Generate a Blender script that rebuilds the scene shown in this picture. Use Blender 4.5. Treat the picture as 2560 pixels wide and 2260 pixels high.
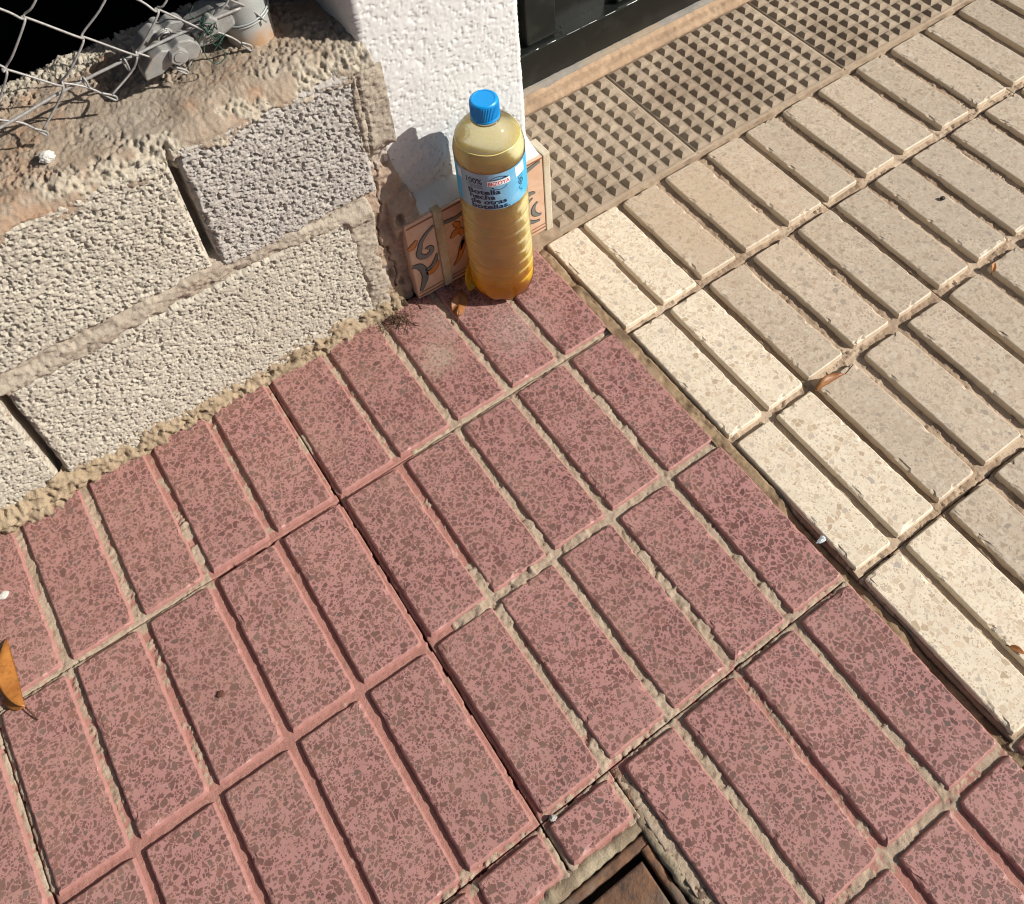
import bpy, bmesh, math, random
import numpy as np
from mathutils import Vector, Matrix

for o in list(bpy.data.objects):
    bpy.data.objects.remove(o)
scene = bpy.context.scene
COL = scene.collection
rnd = random.Random(7)

# ------------------------------------------------------------------ camera
cd = bpy.data.cameras.new('camera')
cam = bpy.data.objects.new('camera', cd)
COL.objects.link(cam)
CAMROT = Matrix(((0.82434636, -0.56284090, -0.06052431),
                 (0.45679661, 0.59823515, 0.65837038),
                 (-0.33435001, -0.57037253, 0.75025679)))
CAMPOS = Vector((-0.484566, -0.593231, 1.080935))
cam.matrix_world = Matrix.Translation(CAMPOS) @ CAMROT.transposed().to_4x4()
cd.sensor_fit = 'HORIZONTAL'
cd.sensor_width = 36.0
cd.lens = 36.056
cd.shift_x = 0.0
cd.shift_y = -577.0 / 2560.0
cd.clip_start = 0.01
cd.clip_end = 500.0
scene.camera = cam

# ------------------------------------------------------------------ sky, sun, exposure
SUN_EL = math.radians(35.0)
SUN_AZ = math.atan2(0.775, -0.632)       # clockwise from +Y
SUN_DIR = Vector((math.cos(SUN_EL) * math.sin(SUN_AZ), math.cos(SUN_EL) * math.cos(SUN_AZ), math.sin(SUN_EL)))
world = bpy.data.worlds.new('World')
scene.world = world
world.use_nodes = True
wn = world.node_tree
wn.nodes.clear()
sky = wn.nodes.new('ShaderNodeTexSky')
sky.sky_type = 'NISHITA'
sky.sun_disc = False
sky.sun_elevation = SUN_EL
sky.sun_rotation = SUN_AZ
sky.dust_density = 3.0
sky.ozone_density = 0.5
bgn = wn.nodes.new('ShaderNodeBackground')
bgn.inputs['Strength'].default_value = 0.05
wo = wn.nodes.new('ShaderNodeOutputWorld')
wn.links.new(sky.outputs[0], bgn.inputs[0])
wn.links.new(bgn.outputs[0], wo.inputs[0])

sd = bpy.data.lights.new('sun', 'SUN')
sd.energy = 4.6
sd.angle = math.radians(0.53)
sd.color = (1.0, 0.955, 0.88)
sun = bpy.data.objects.new('sun', sd)
COL.objects.link(sun)
sun.rotation_euler = SUN_DIR.to_track_quat('Z', 'Y').to_euler()
sun.location = (2, -2, 3)

scene.view_settings.view_transform = 'Standard'
scene.view_settings.look = 'None'
scene.view_settings.exposure = 0.40
scene.view_settings.gamma = 1.0
scene.view_settings.use_curve_mapping = False
scene.cycles.filter_width = 1.1
scene.cycles.max_bounces = 8
scene.cycles.transparent_max_bounces = 12


# ------------------------------------------------------------------ numpy noise
def _hash(ix, iy, seed):
    h = (ix.astype(np.int64) * 374761393 + iy.astype(np.int64) * 668265263 + seed * 1442695041) & 0xFFFFFFFF
    h = ((h ^ (h >> 13)) * 1274126177) & 0xFFFFFFFF
    h = h ^ (h >> 16)
    return (h & 0xFFFFFF) / float(0xFFFFFF)


def vn(x, y, seed=0):
    ix = np.floor(x); iy = np.floor(y)
    fx = x - ix; fy = y - iy
    fx = fx * fx * (3 - 2 * fx); fy = fy * fy * (3 - 2 * fy)
    a = _hash(ix, iy, seed); b = _hash(ix + 1, iy, seed)
    c = _hash(ix, iy + 1, seed); d = _hash(ix + 1, iy + 1, seed)
    return (a * (1 - fx) + b * fx) * (1 - fy) + (c * (1 - fx) + d * fx) * fy


def fbm(x, y, seed=0, octv=4):
    s = 0.0; a = 0.5; t = 0.0
    for k in range(octv):
        s = s + a * vn(x * (2.03 ** k) + 17.3 * k, y * (2.03 ** k) - 9.1 * k, seed + k)
        t += a
        a *= 0.5
    return s / t


def worley(x, y, seed=0):
    ix = np.floor(x); iy = np.floor(y)
    f1 = np.full(x.shape, 9.0)
    for dx in (-1, 0, 1):
        for dy in (-1, 0, 1):
            cx = ix + dx; cy = iy + dy
            px = cx + 0.12 + 0.76 * _hash(cx, cy, seed)
            py = cy + 0.12 + 0.76 * _hash(cx, cy, seed + 11)
            rr = 0.65 + 0.7 * _hash(cx, cy, seed + 23)
            d = np.sqrt((px - x) ** 2 + (py - y) ** 2) / rr
            f1 = np.minimum(f1, d)
    return f1


def sstep(a, b, x):
    t = np.clip((x - a) / (b - a), 0, 1)
    return t * t * (3 - 2 * t)


# ------------------------------------------------------------------ object helpers
def tag(o, label=None, cat=None, group=None, kind=None):
    if label: o['label'] = label
    if cat: o['category'] = cat
    if group: o['group'] = group
    if kind: o['kind'] = kind
    return o


def empty(name, loc=(0, 0, 0)):
    o = bpy.data.objects.new(name, None)
    o.empty_display_size = 0.05
    o.location = loc
    COL.objects.link(o)
    return o


def setparent(o, p):
    # the child keeps its place; things may stand away from the origin
    o.parent = p
    if p is not None:
        # every ancestor is placed the same way, so p's own transform is its world transform
        m = Matrix.LocRotScale(p.location, p.rotation_euler, p.scale)
        o.matrix_parent_inverse = m.inverted()


def mk(name, verts, faces, mat, parent=None, smooth=False, attr=None, center=True):
    """One mesh object from world-space vertices; the origin is moved to the mesh's base centre."""
    v = np.asarray(verts, dtype=float)
    loc = Vector((0, 0, 0))
    if center and len(v):
        lo = v.min(0); hi = v.max(0)
        loc = Vector(((lo[0] + hi[0]) / 2, (lo[1] + hi[1]) / 2, lo[2]))
        v = v - np.array(loc)
    me = bpy.data.meshes.new(name)
    if isinstance(faces, np.ndarray):
        nf, k = faces.shape
        me.vertices.add(len(v)); me.vertices.foreach_set('co', v.ravel())
        me.loops.add(nf * k); me.loops.foreach_set('vertex_index', faces.ravel().astype(np.int32))
        me.polygons.add(nf)
        me.polygons.foreach_set('loop_start', np.arange(0, nf * k, k, dtype=np.int32))
        me.update(calc_edges=True)
    else:
        me.from_pydata([tuple(p) for p in v], [], faces)
    me.validate()
    if smooth:
        me.polygons.foreach_set('use_smooth', np.ones(len(me.polygons), dtype=bool))
    if attr:
        for an, av in attr.items():
            a = me.attributes.new(an, 'FLOAT', 'POINT')
            a.data.foreach_set('value', np.asarray(av, dtype=np.float32).ravel())
    me.materials.append(mat)
    me.update()
    o = bpy.data.objects.new(name, me)
    o.location = loc
    COL.objects.link(o)
    if parent is not None:
        setparent(o, parent)
    return o


def gridfaces(nu, nv, keep=None, flip=False):
    i = np.arange(nu - 1)[:, None] * nv + np.arange(nv - 1)[None, :]
    f = np.stack([i, i + nv, i + nv + 1, i + 1], -1)
    if flip:
        f = f[..., ::-1]
    f = f.reshape(-1, 4)
    if keep is not None:
        f = f[keep.ravel()]
    return np.ascontiguousarray(f)


def tube(pts, rad, n=8, caps=True):
    """verts, faces of a tube through world points, rad constant or list"""
    pts = [Vector(p) for p in pts]
    if not isinstance(rad, (list, tuple)):
        rad = [rad] * len(pts)
    V = []; F = []
    up = Vector((0.13, 0.27, 0.95)).normalized()
    prev = None
    for k, p in enumerate(pts):
        a = pts[max(k - 1, 0)]; b = pts[min(k + 1, len(pts) - 1)]
        t = (b - a)
        if t.length < 1e-9: t = Vector((1, 0, 0))
        t.normalize()
        if prev is None:
            u = t.cross(up)
            if u.length < 1e-3: u = t.cross(Vector((1, 0, 0)))
        else:
            u = prev - t * prev.dot(t)
        u.normalize(); prev = u
        w = t.cross(u)
        for s in range(n):
            an = 2 * math.pi * s / n
            V.append(p + (u * math.cos(an) + w * math.sin(an)) * rad[k])
    for k in range(len(pts) - 1):
        for s in range(n):
            s2 = (s + 1) % n
            F.append((k * n + s, k * n + s2, (k + 1) * n + s2, (k + 1) * n + s))
    if caps:
        F.append(tuple(range(n - 1, -1, -1)))
        F.append(tuple((len(pts) - 1) * n + s for s in range(n)))
    return V, F


def smooth_path(pts, sub=6):
    P = [Vector(p) for p in pts]
    out = []
    for i in range(len(P) - 1):
        p0 = P[max(i - 1, 0)]; p1 = P[i]; p2 = P[i + 1]; p3 = P[min(i + 2, len(P) - 1)]
        for s in range(sub):
            t = s / sub
            out.append(0.5 * ((2 * p1) + (p2 - p0) * t + (2 * p0 - 5 * p1 + 4 * p2 - p3) * t * t + (3 * p1 - p0 - 3 * p2 + p3) * t ** 3))
    out.append(P[-1])
    return out


def join(parts):
    V = []; F = []
    for v, f in parts:
        b = len(V)
        V += [tuple(p) for p in v]
        F += [tuple(i + b for i in q) for q in f]
    return V, F


def boxvf(x0, x1, y0, y1, z0, z1, b=0.0):
    """box, optionally bevelled by b"""
    bm = bmesh.new()
    bmesh.ops.create_cube(bm, size=1.0)
    for v in bm.verts:
        v.co = ((x0 + x1) / 2 + v.co.x * (x1 - x0), (y0 + y1) / 2 + v.co.y * (y1 - y0), (z0 + z1) / 2 + v.co.z * (z1 - z0))
    if b > 0:
        bmesh.ops.bevel(bm, geom=list(bm.edges), offset=b, segments=2, affect='EDGES', profile=0.5)
    bm.verts.ensure_lookup_table()
    V = [tuple(v.co) for v in bm.verts]
    F = [tuple(v.index for v in f.verts) for f in bm.faces]
    bm.free()
    return V, F


def lathe(prof, n=64, cx=0, cy=0, cz=0, mod=None):
    V = []; F = []
    for k, (r, z) in enumerate(prof):
        for s in range(n):
            a = 2 * math.pi * s / n
            rr, zz = (r, z) if mod is None else mod(r, z, a)
            V.append((cx + rr * math.cos(a), cy + rr * math.sin(a), cz + zz))
    for k in range(len(prof) - 1):
        for s in range(n):
            s2 = (s + 1) % n
            F.append((k * n + s, k * n + s2, (k + 1) * n + s2, (k + 1) * n + s))
    return V, F


# ------------------------------------------------------------------ material helpers
class M:
    def __init__(self, name):
        self.m = bpy.data.materials.new(name)
        self.m.use_nodes = True
        self.t = self.m.node_tree
        self.t.nodes.clear()
        self.out = self.t.nodes.new('ShaderNodeOutputMaterial')
        self.b = self.t.nodes.new('ShaderNodeBsdfPrincipled')
        self.t.links.new(self.b.outputs[0], self.out.inputs[0])

    def n(self, typ, **kw):
        x = self.t.nodes.new(typ)
        for k, v in kw.items():
            setattr(x, k, v)
        return x

    def l(self, a, b):
        self.t.links.new(a, b)

    def pos(self):
        return self.n('ShaderNodeNewGeometry').outputs['Position']

    def noise(self, vec, scale, detail=4, rough=0.55, dist=0.0):
        x = self.n('ShaderNodeTexNoise')
        x.inputs['Scale'].default_value = scale
        x.inputs['Detail'].default_value = detail
        x.inputs['Roughness'].default_value = rough
        x.inputs['Distortion'].default_value = dist
        self.l(vec, x.inputs['Vector'])
        return x.outputs['Fac']

    def ramp(self, fac, stops, interp='LINEAR'):
        x = self.n('ShaderNodeValToRGB')
        x.color_ramp.interpolation = interp
        cr = x.color_ramp
        while len(cr.elements) < len(stops):
            cr.elements.new(0.5)
        for e, (p, c) in zip(cr.elements, stops):
            e.position = p
            e.color = (*c, 1) if len(c) == 3 else c
        self.l(fac, x.inputs[0])
        return x.outputs[0]

    def mask(self, fac, a, b):
        x = self.n('ShaderNodeMapRange')
        x.inputs['From Min'].default_value = a
        x.inputs['From Max'].default_value = b
        x.clamp = True
        self.l(fac, x.inputs['Value'])
        return x.outputs['Result']

    def mix(self, fac, a, b, mode='MIX'):
        x = self.n('ShaderNodeMix', data_type='RGBA', blend_type=mode)
        for s, v in ((0, fac), (6, a), (7, b)):
            if isinstance(v, (int, float)):
                x.inputs[s].default_value = v
            elif isinstance(v, (tuple, list)):
                x.inputs[s].default_value = (*v, 1)
            else:
                self.l(v, x.inputs[s])
        return x.outputs[2]

    def math(self, op, a, b=None):
        x = self.n('ShaderNodeMath', operation=op)
        for s, v in ((0, a), (1, b)):
            if v is None: continue
            if isinstance(v, (int, float)): x.inputs[s].default_value = v
            else: self.l(v, x.inputs[s])
        return x.outputs[0]

    def attr(self, name):
        return self.n('ShaderNodeAttribute', attribute_name=name).outputs['Fac']

    def color(self, c):
        if isinstance(c, (tuple, list)): self.b.inputs['Base Color'].default_value = (*c, 1)
        else: self.l(c, self.b.inputs['Base Color'])

    def set(self, rough=0.7, spec=0.3, metal=0.0):
        self.b.inputs['Roughness'].default_value = rough
        self.b.inputs['Specular IOR Level'].default_value = spec
        self.b.inputs['Metallic'].default_value = metal

    def bump(self, h, dist=0.001, strength=1.0):
        x = self.n('ShaderNodeBump')
        x.inputs['Distance'].default_value = dist
        x.inputs['Strength'].default_value = strength
        self.l(h, x.inputs['Height'])
        self.l(x.outputs[0], self.b.inputs['Normal'])


def flat_mat(name, c, rough=0.6, spec=0.3, metal=0.0):
    a = M(name); a.color(c); a.set(rough, spec, metal)
    return a.m


def terrazzo(name, matrix, chips, s1, s2, keep1, keep2, dust, dustc, edge=(0.05, 0.09), tint=0.10, specks=True, dust_left=0.0, side=None, stains=()):
    a = M(name)
    p = a.pos()
    # warp so that the chips are angular but irregular
    wn_ = a.n('ShaderNodeTexNoise'); wn_.inputs['Scale'].default_value = s1 * 1.3; wn_.inputs['Detail'].default_value = 2
    a.l(p, wn_.inputs['Vector'])
    sub = a.n('ShaderNodeVectorMath', operation='SUBTRACT'); a.l(wn_.outputs['Color'], sub.inputs[0]); sub.inputs[1].default_value = (0.5, 0.5, 0.5)
    sc = a.n('ShaderNodeVectorMath', operation='SCALE'); a.l(sub.outputs[0], sc.inputs[0]); sc.inputs['Scale'].default_value = 0.45 / s1
    ad = a.n('ShaderNodeVectorMath', operation='ADD'); a.l(p, ad.inputs[0]); a.l(sc.outputs[0], ad.inputs[1])
    pv = ad.outputs[0]
    col = matrix
    mn = a.noise(p, s1 * 0.25, 3)
    col = a.mix(a.mask(mn, 0.3, 0.7), tuple(c * 0.92 for c in matrix), tuple(min(1, c * 1.07) for c in matrix))
    for s, keep in ((s2, keep2), (s1, keep1)):
        ve = a.n('ShaderNodeTexVoronoi', feature='DISTANCE_TO_EDGE'); ve.inputs['Scale'].default_value = s; a.l(pv, ve.inputs['Vector'])
        vc = a.n('ShaderNodeTexVoronoi', feature='F1'); vc.inputs['Scale'].default_value = s; a.l(pv, vc.inputs['Vector'])
        sep = a.n('ShaderNodeSeparateColor'); a.l(vc.outputs['Color'], sep.inputs[0])
        # each chip has its own size: the edge threshold varies per cell
        th = a.math('MULTIPLY', sep.outputs[2], 0.14)
        dd = a.math('SUBTRACT', ve.outputs['Distance'], th)
        msk = a.mask(dd, edge[0] - 0.03, edge[1] - 0.03)
        kp = a.mask(sep.outputs[1], 1 - keep - 0.01, 1 - keep)
        cc = a.ramp(sep.outputs[0], [(i / (len(chips) - 1), c) for i, c in enumerate(chips)])
        cc = a.mix(a.mask(a.noise(p, s * 3.1, 3, 0.6), 0.3, 0.75), a.mix(1.0, cc, (0.82, 0.82, 0.83), 'MULTIPLY'), cc)
        msk = a.math('MULTIPLY', msk, a.mask(a.noise(p, 24, 4, 0.65), 0.0, 0.34))
        col = a.mix(a.math('MULTIPLY', msk, kp), col, cc)
    # pad to pad tint
    oi = a.n('ShaderNodeObjectInfo')
    br = a.n('ShaderNodeHueSaturation'); a.l(col, br.inputs['Color'])
    a.l(a.math('ADD', a.math('MULTIPLY', oi.outputs['Random'], tint), 1 - tint / 2), br.inputs['Value'])
    col = br.outputs[0]
    # settled dust
    po = a.n('ShaderNodeVectorMath', operation='ADD'); a.l(p, po.inputs[0]); a.l(a.n('ShaderNodeObjectInfo').outputs['Random'], po.inputs[1])
    d1 = a.noise(po.outputs[0], 11.0, 6, 0.7)
    d2 = a.noise(p, 60.0, 4, 0.7)
    dm = a.math('MULTIPLY', a.mask(d1, 0.38, 0.72), a.mask(d2, 0.25, 0.75))
    if dust_left:
        sx = a.n('ShaderNodeSeparateXYZ'); a.l(p, sx.inputs[0])
        gl = a.mask(sx.outputs[0], 0.0, -0.75)
        dm = a.math('ADD', dm, a.math('MULTIPLY', a.math('MULTIPLY', gl, a.mask(d2, 0.1, 0.8)), dust_left))
    col = a.mix(a.math('MULTIPLY', dm, dust), col, dustc)
    for (sx_, sy_, sr_, sf_, sc_) in stains:      # dried cement and dust spills
        ds = a.n('ShaderNodeVectorMath', operation='DISTANCE'); a.l(p, ds.inputs[0]); ds.inputs[1].default_value = (sx_, sy_, 0)
        dn = a.math('ADD', ds.outputs['Value'], a.math('MULTIPLY', a.math('SUBTRACT', d2, 0.5), sr_ * 1.6))
        col = a.mix(a.math('MULTIPLY', a.math('MULTIPLY', a.mask(dn, sr_, sr_ * 0.2), a.mask(a.noise(p, 260, 4, 0.7), 0.38, 0.6)), sf_), col, sc_)
    if specks:
        # pale scuffs
        sc1 = a.noise(po.outputs[0], 19.0, 6, 0.75, 0.6)
        col = a.mix(a.math('MULTIPLY', a.math('MULTIPLY', a.mask(sc1, 0.60, 0.72), a.mask(d2, 0.4, 0.65)), 0.35), col, tuple(min(1.0, c_ * 0.6 + 0.25) for c_ in matrix))
        v3 = a.n('ShaderNodeTexVoronoi', feature='F1'); v3.inputs['Scale'].default_value = 62; a.l(p, v3.inputs['Vector'])
        s3 = a.n('ShaderNodeSeparateColor'); a.l(v3.outputs['Color'], s3.inputs[0])
        m3 = a.math('MULTIPLY', a.mask(v3.outputs['Distance'], 0.055, 0.03), a.mask(s3.outputs[0], 0.66, 0.68))
        col = a.mix(a.math('MULTIPLY', m3, 0.6), col, (0.60, 0.52, 0.46))
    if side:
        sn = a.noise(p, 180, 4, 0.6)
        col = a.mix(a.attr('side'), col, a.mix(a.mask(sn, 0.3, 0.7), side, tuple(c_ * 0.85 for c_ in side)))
    a.color(col)
    a.set(0.52, 0.35)
    rn = a.noise(p, 90.0, 3)
    a.l(a.mask(rn, -0.6, 1.6), a.b.inputs['Roughness'])
    a.bump(a.noise(p, 900.0, 3, 0.6), 0.00025, 0.6)
    return a.m


def mortar(name, c1, c2, c3, s=30.0, patch=(0.5, 0.62), bs=600.0, bd=0.0008, rough=0.92, tint=0.0):
    a = M(name)
    p = a.pos()
    n1 = a.noise(p, s, 5, 0.6)
    n2 = a.noise(p, s * 0.33, 4, 0.6)
    n3 = a.noise(p, s * 14, 4, 0.7)
    col = a.mix(a.mask(n1, 0.35, 0.65), c1, c2)
    col = a.mix(a.math('MULTIPLY', a.mask(n2, patch[0], patch[1]), 0.85), col, c3)
    col = a.mix(a.mask(n3, 0.3, 0.8), a.mix(1.0, col, (0.80, 0.79, 0.78), 'MULTIPLY'), col)
    n5 = a.noise(p, 1000, 3, 0.7)
    col = a.mix(a.mask(n5, 0.38, 0.66), a.mix(1.0, col, (0.78, 0.76, 0.74), 'MULTIPLY'), col)
    if tint:
        hs = a.n('ShaderNodeHueSaturation'); a.l(col, hs.inputs['Color'])
        a.l(a.math('ADD', a.math('MULTIPLY', a.n('ShaderNodeObjectInfo').outputs['Random'], tint), 1 - tint / 2), hs.inputs['Value'])
        col = hs.outputs[0]
    a.color(col)
    a.set(rough, 0.15)
    a.bump(a.noise(p, bs, 4, 0.65), bd, 0.8)
    return a.m


# ================================================================== PAVEMENT
PINK = terrazzo('pink_terrazzo', (0.350, 0.174, 0.163), [(0.105, 0.048, 0.043), (0.165, 0.070, 0.063), (0.130, 0.066, 0.055), (0.215, 0.095, 0.078), (0.115, 0.078, 0.070)],
                160, 350, 0.76, 0.66, 0.42, (0.40, 0.265, 0.20), edge=(0.085, 0.105), dust_left=0.42, side=(0.40, 0.20, 0.175), stains=((-0.207, 0.095, 0.034, 0.75, (0.42, 0.36, 0.27)), (-0.10, 0.075, 0.055, 0.5, (0.47, 0.38, 0.33)), (-0.17, 0.14, 0.04, 0.5, (0.47, 0.38, 0.32))))
BEIGE = terrazzo('beige_terrazzo', (0.475, 0.39, 0.30), [(0.39, 0.315, 0.235), (0.58, 0.51, 0.41), (0.34, 0.265, 0.19), (0.50, 0.40, 0.30), (0.29, 0.25, 0.205)],
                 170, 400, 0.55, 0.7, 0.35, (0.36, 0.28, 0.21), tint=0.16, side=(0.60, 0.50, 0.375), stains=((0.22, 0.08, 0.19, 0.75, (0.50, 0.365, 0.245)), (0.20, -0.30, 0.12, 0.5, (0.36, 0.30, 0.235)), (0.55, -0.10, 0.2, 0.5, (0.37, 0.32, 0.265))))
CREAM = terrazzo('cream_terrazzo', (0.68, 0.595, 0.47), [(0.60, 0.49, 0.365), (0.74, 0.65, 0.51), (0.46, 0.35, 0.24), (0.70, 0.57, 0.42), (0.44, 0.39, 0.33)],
                 160, 380, 0.45, 0.6, 0.25, (0.50, 0.39, 0.28), tint=0.06, side=(0.74, 0.64, 0.49))

gm = M('groove_cement')
p = gm.pos()
n1 = gm.noise(p, 45, 5, 0.6); n2 = gm.noise(p, 320, 4, 0.7); n3 = gm.noise(p, 140, 4, 0.6)
pinkc = gm.mix(gm.mask(n1, 0.3, 0.7), (0.40, 0.195, 0.165), (0.47, 0.245, 0.205))
sandc = gm.mix(gm.mask(n1, 0.3, 0.7), (0.43, 0.335, 0.25), (0.54, 0.435, 0.335))
sandc = gm.mix(gm.math('MULTIPLY', gm.mask(n3, 0.55, 0.68), 0.8), sandc, (0.33, 0.26, 0.18))
c = gm.mix(gm.attr('grout'), pinkc, sandc)
c = gm.mix(gm.math('MULTIPLY', gm.mask(n2, 0.55, 0.75), 0.45), c, (0.50, 0.42, 0.34))
n4 = gm.noise(p, 1100, 3, 0.7)
c = gm.mix(gm.mask(n4, 0.35, 0.7), gm.mix(1.0, c, (0.70, 0.68, 0.66), 'MULTIPLY'), c)
c = gm.mix(gm.math('MULTIPLY', gm.mask(gm.noise(p, 75, 4, 0.7), 0.58, 0.70), 0.55), c, (0.19, 0.13, 0.095))
gm.color(c); gm.set(0.95, 0.1); gm.bump(n4, 0.0010, 0.8)
GROOVE_PINK = gm.m

gb = M('groove_cement_beige')
p = gb.pos()
n1 = gb.noise(p, 45, 5, 0.6); n2 = gb.noise(p, 320, 4, 0.7)
bc = gb.mix(gb.mask(n1, 0.3, 0.7), (0.50, 0.385, 0.285), (0.62, 0.50, 0.375))
gc = gb.mix(gb.mask(n1, 0.35, 0.65), (0.34, 0.25, 0.175), (0.46, 0.35, 0.255))
c = gb.mix(gb.attr('grout'), bc, gc)
n4 = gb.noise(p, 1100, 3, 0.7)
c = gb.mix(gb.mask(n4, 0.35, 0.7), gb.mix(1.0, c, (0.74, 0.72, 0.70), 'MULTIPLY'), c)
c = gb.mix(gb.math('MULTIPLY', gb.mask(gb.noise(p, 75, 4, 0.7), 0.58, 0.70), 0.5), c, (0.22, 0.155, 0.105))
gb.color(c); gb.set(0.95, 0.1); gb.bump(n4, 0.0010, 0.8)
GROOVE_BEIGE = gb.m
SOIL = mortar('dark_soil_bed', (0.055, 0.038, 0.026), (0.09, 0.062, 0.042), (0.12, 0.085, 0.055), 60)

# the wide bed under everything
ground = mk('ground', [(-30, -30, -0.034), (30, -30, -0.034), (30, 0.2, -0.034), (-30, 0.2, -0.034)], [(0, 1, 2, 3)],
            mortar('street_concrete', (0.26, 0.16, 0.14), (0.31, 0.19, 0.165), (0.30, 0.24, 0.19), 6), center=False)
tag(ground, kind='structure')

PAD_SEED = [0]


def pad(quad, zt, depth, slope, mat, parent, name='paving_pad', jit=0.00035, chip=0.0016):
    """a raised pad with worn, slightly chipped edges on sloping sides; quad counter-clockwise"""
    PAD_SEED[0] += 1
    sd_ = PAD_SEED[0]
    r = random.Random(sd_)
    dz = r.uniform(-0.0005, 0.0005); tx = r.uniform(-0.004, 0.004); ty = r.uniform(-0.002, 0.002)
    q = [Vector((a, b, 0)) for a, b in quad]
    c = sum(q, Vector()) / 4
    ring = []
    for k in range(4):
        a = q[k]; b = q[(k + 1) % 4]
        L = (b - a).length
        m = max(3, int(L / 0.0045))
        d = (b - a) / L
        nrm = Vector((d.y, -d.x, 0))       # outward for ccw
        for s in range(m):
            t = s / m
            ring.append((a + (b - a) * t, nrm, min(t, 1 - t) * L))
    n = len(ring)
    pts = np.array([[v.x, v.y] for v, _, _ in ring])
    j1 = (fbm(pts[:, 0] * 260, pts[:, 1] * 260, sd_, 3) - 0.5) * 2 * jit * 2
    cn = fbm(pts[:, 0] * 85, pts[:, 1] * 85, sd_ + 50, 3)
    ch = np.clip((cn - 0.66) / 0.05, 0, 1) * chip * (0.5 + vn(pts[:, 0] * 400, pts[:, 1] * 400, sd_ + 3))
    V = []; F = []
    levels = [(-0.0009, 0.0), (0.0002, -0.0007), (0.0004 + slope * 0.3, -0.0022), (0.0004 + slope, -depth - 0.001)]
    for li, (off, z) in enumerate(levels):
        for k, (v, nrm, ed) in enumerate(ring):
            nn = nrm
            rnd_c = max(0.0, 1 - ed / 0.0035) * 0.0008
            o = off + j1[k] - (ch[k] * (1.0 if li < 2 else 0.35)) - rnd_c
            # corners move along the diagonal
            prv = ring[(k - 1) % n][1]
            if (prv - nrm).length > 0.5:
                nn = (prv + nrm)
            x = v.x + nn.x * o; y = v.y + nn.y * o
            zz = z - (ch[k] * 0.55 if li == 0 else (ch[k] * 0.3 if li == 1 else 0))
            V.append((x, y, zt + dz + zz + (x - c.x) * tx + (y - c.y) * ty))
    for li in range(len(levels) - 1):
        for k in range(n):
            k2 = (k + 1) % n
            F.append((li * n + k, (li + 1) * n + k, (li + 1) * n + k2, li * n + k2))
    nb = len(V)
    for k, (v, nrm, ed) in enumerate(ring):
        x = v.x + (c.x - v.x) * 0.0055 / max(0.0055, abs(c.x - v.x) if abs(nrm.x) > .5 else 1e9)
        ax = max(-1, min(1, (v.x - c.x) / (abs(q[1].x - q[0].x) / 2))); ay = max(-1, min(1, (v.y - c.y) / (abs(q[2].y - q[1].y) / 2)))
        x = c.x + ax * (abs(q[1].x - q[0].x) / 2 - 0.0045); y = c.y + ay * (abs(q[2].y - q[1].y) / 2 - 0.0045)
        V.append((x, y, zt + dz + (x - c.x) * tx + (y - c.y) * ty))
    for k in range(n):
        k2 = (k + 1) % n
        F.append((k, k2, nb + k2, nb + k))
    F.append(tuple(range(nb, nb + n)))
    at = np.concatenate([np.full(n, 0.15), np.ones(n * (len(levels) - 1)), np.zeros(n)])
    return mk(name, V, F, mat, parent, attr={'side': at})


GROUT_LUMPS = [(-0.32, -0.1709, 0.0075, 0.013), (-0.32, -0.2217, 0.0075, 0.013), (-0.2796, -0.2, 0.016, 0.0075), (-0.3478, -0.2, 0.016, 0.0075), (-0.2568, -0.2, 0.016, 0.0075), (-0.08, -0.0782, 0.0075, 0.013), (-0.08, -0.1308, 0.0075, 0.013), (-0.24, -0.1592, 0.0075, 0.013), (-0.16, -0.2927, 0.0075, 0.013), (-0.16, -0.3137, 0.0075, 0.013), (-0.16, -0.3539, 0.0075, 0.013), (-0.24, -0.4548, 0.0075, 0.013), (-0.24, -0.4872, 0.0075, 0.013), (-0.24, -0.3689, 0.0075, 0.013), (-0.24, -0.3883, 0.0075, 0.013), (-0.32, -0.3489, 0.0075, 0.013), (-0.32, -0.383, 0.0075, 0.013), (-0.08, -0.3287, 0.0075, 0.013), (-0.08, -0.3659, 0.0075, 0.013), (-0.08, -0.5783, 0.0075, 0.013), (-0.08, -0.5335, 0.0075, 0.013), (-0.56, 0.0353, 0.0075, 0.013), (-0.56, 0.07, 0.0075, 0.013), (-0.4, 0.0895, 0.0075, 0.013), (-0.2092, -0.2, 0.016, 0.0075), (-0.16, -0.2613, 0.0075, 0.013)]


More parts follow.
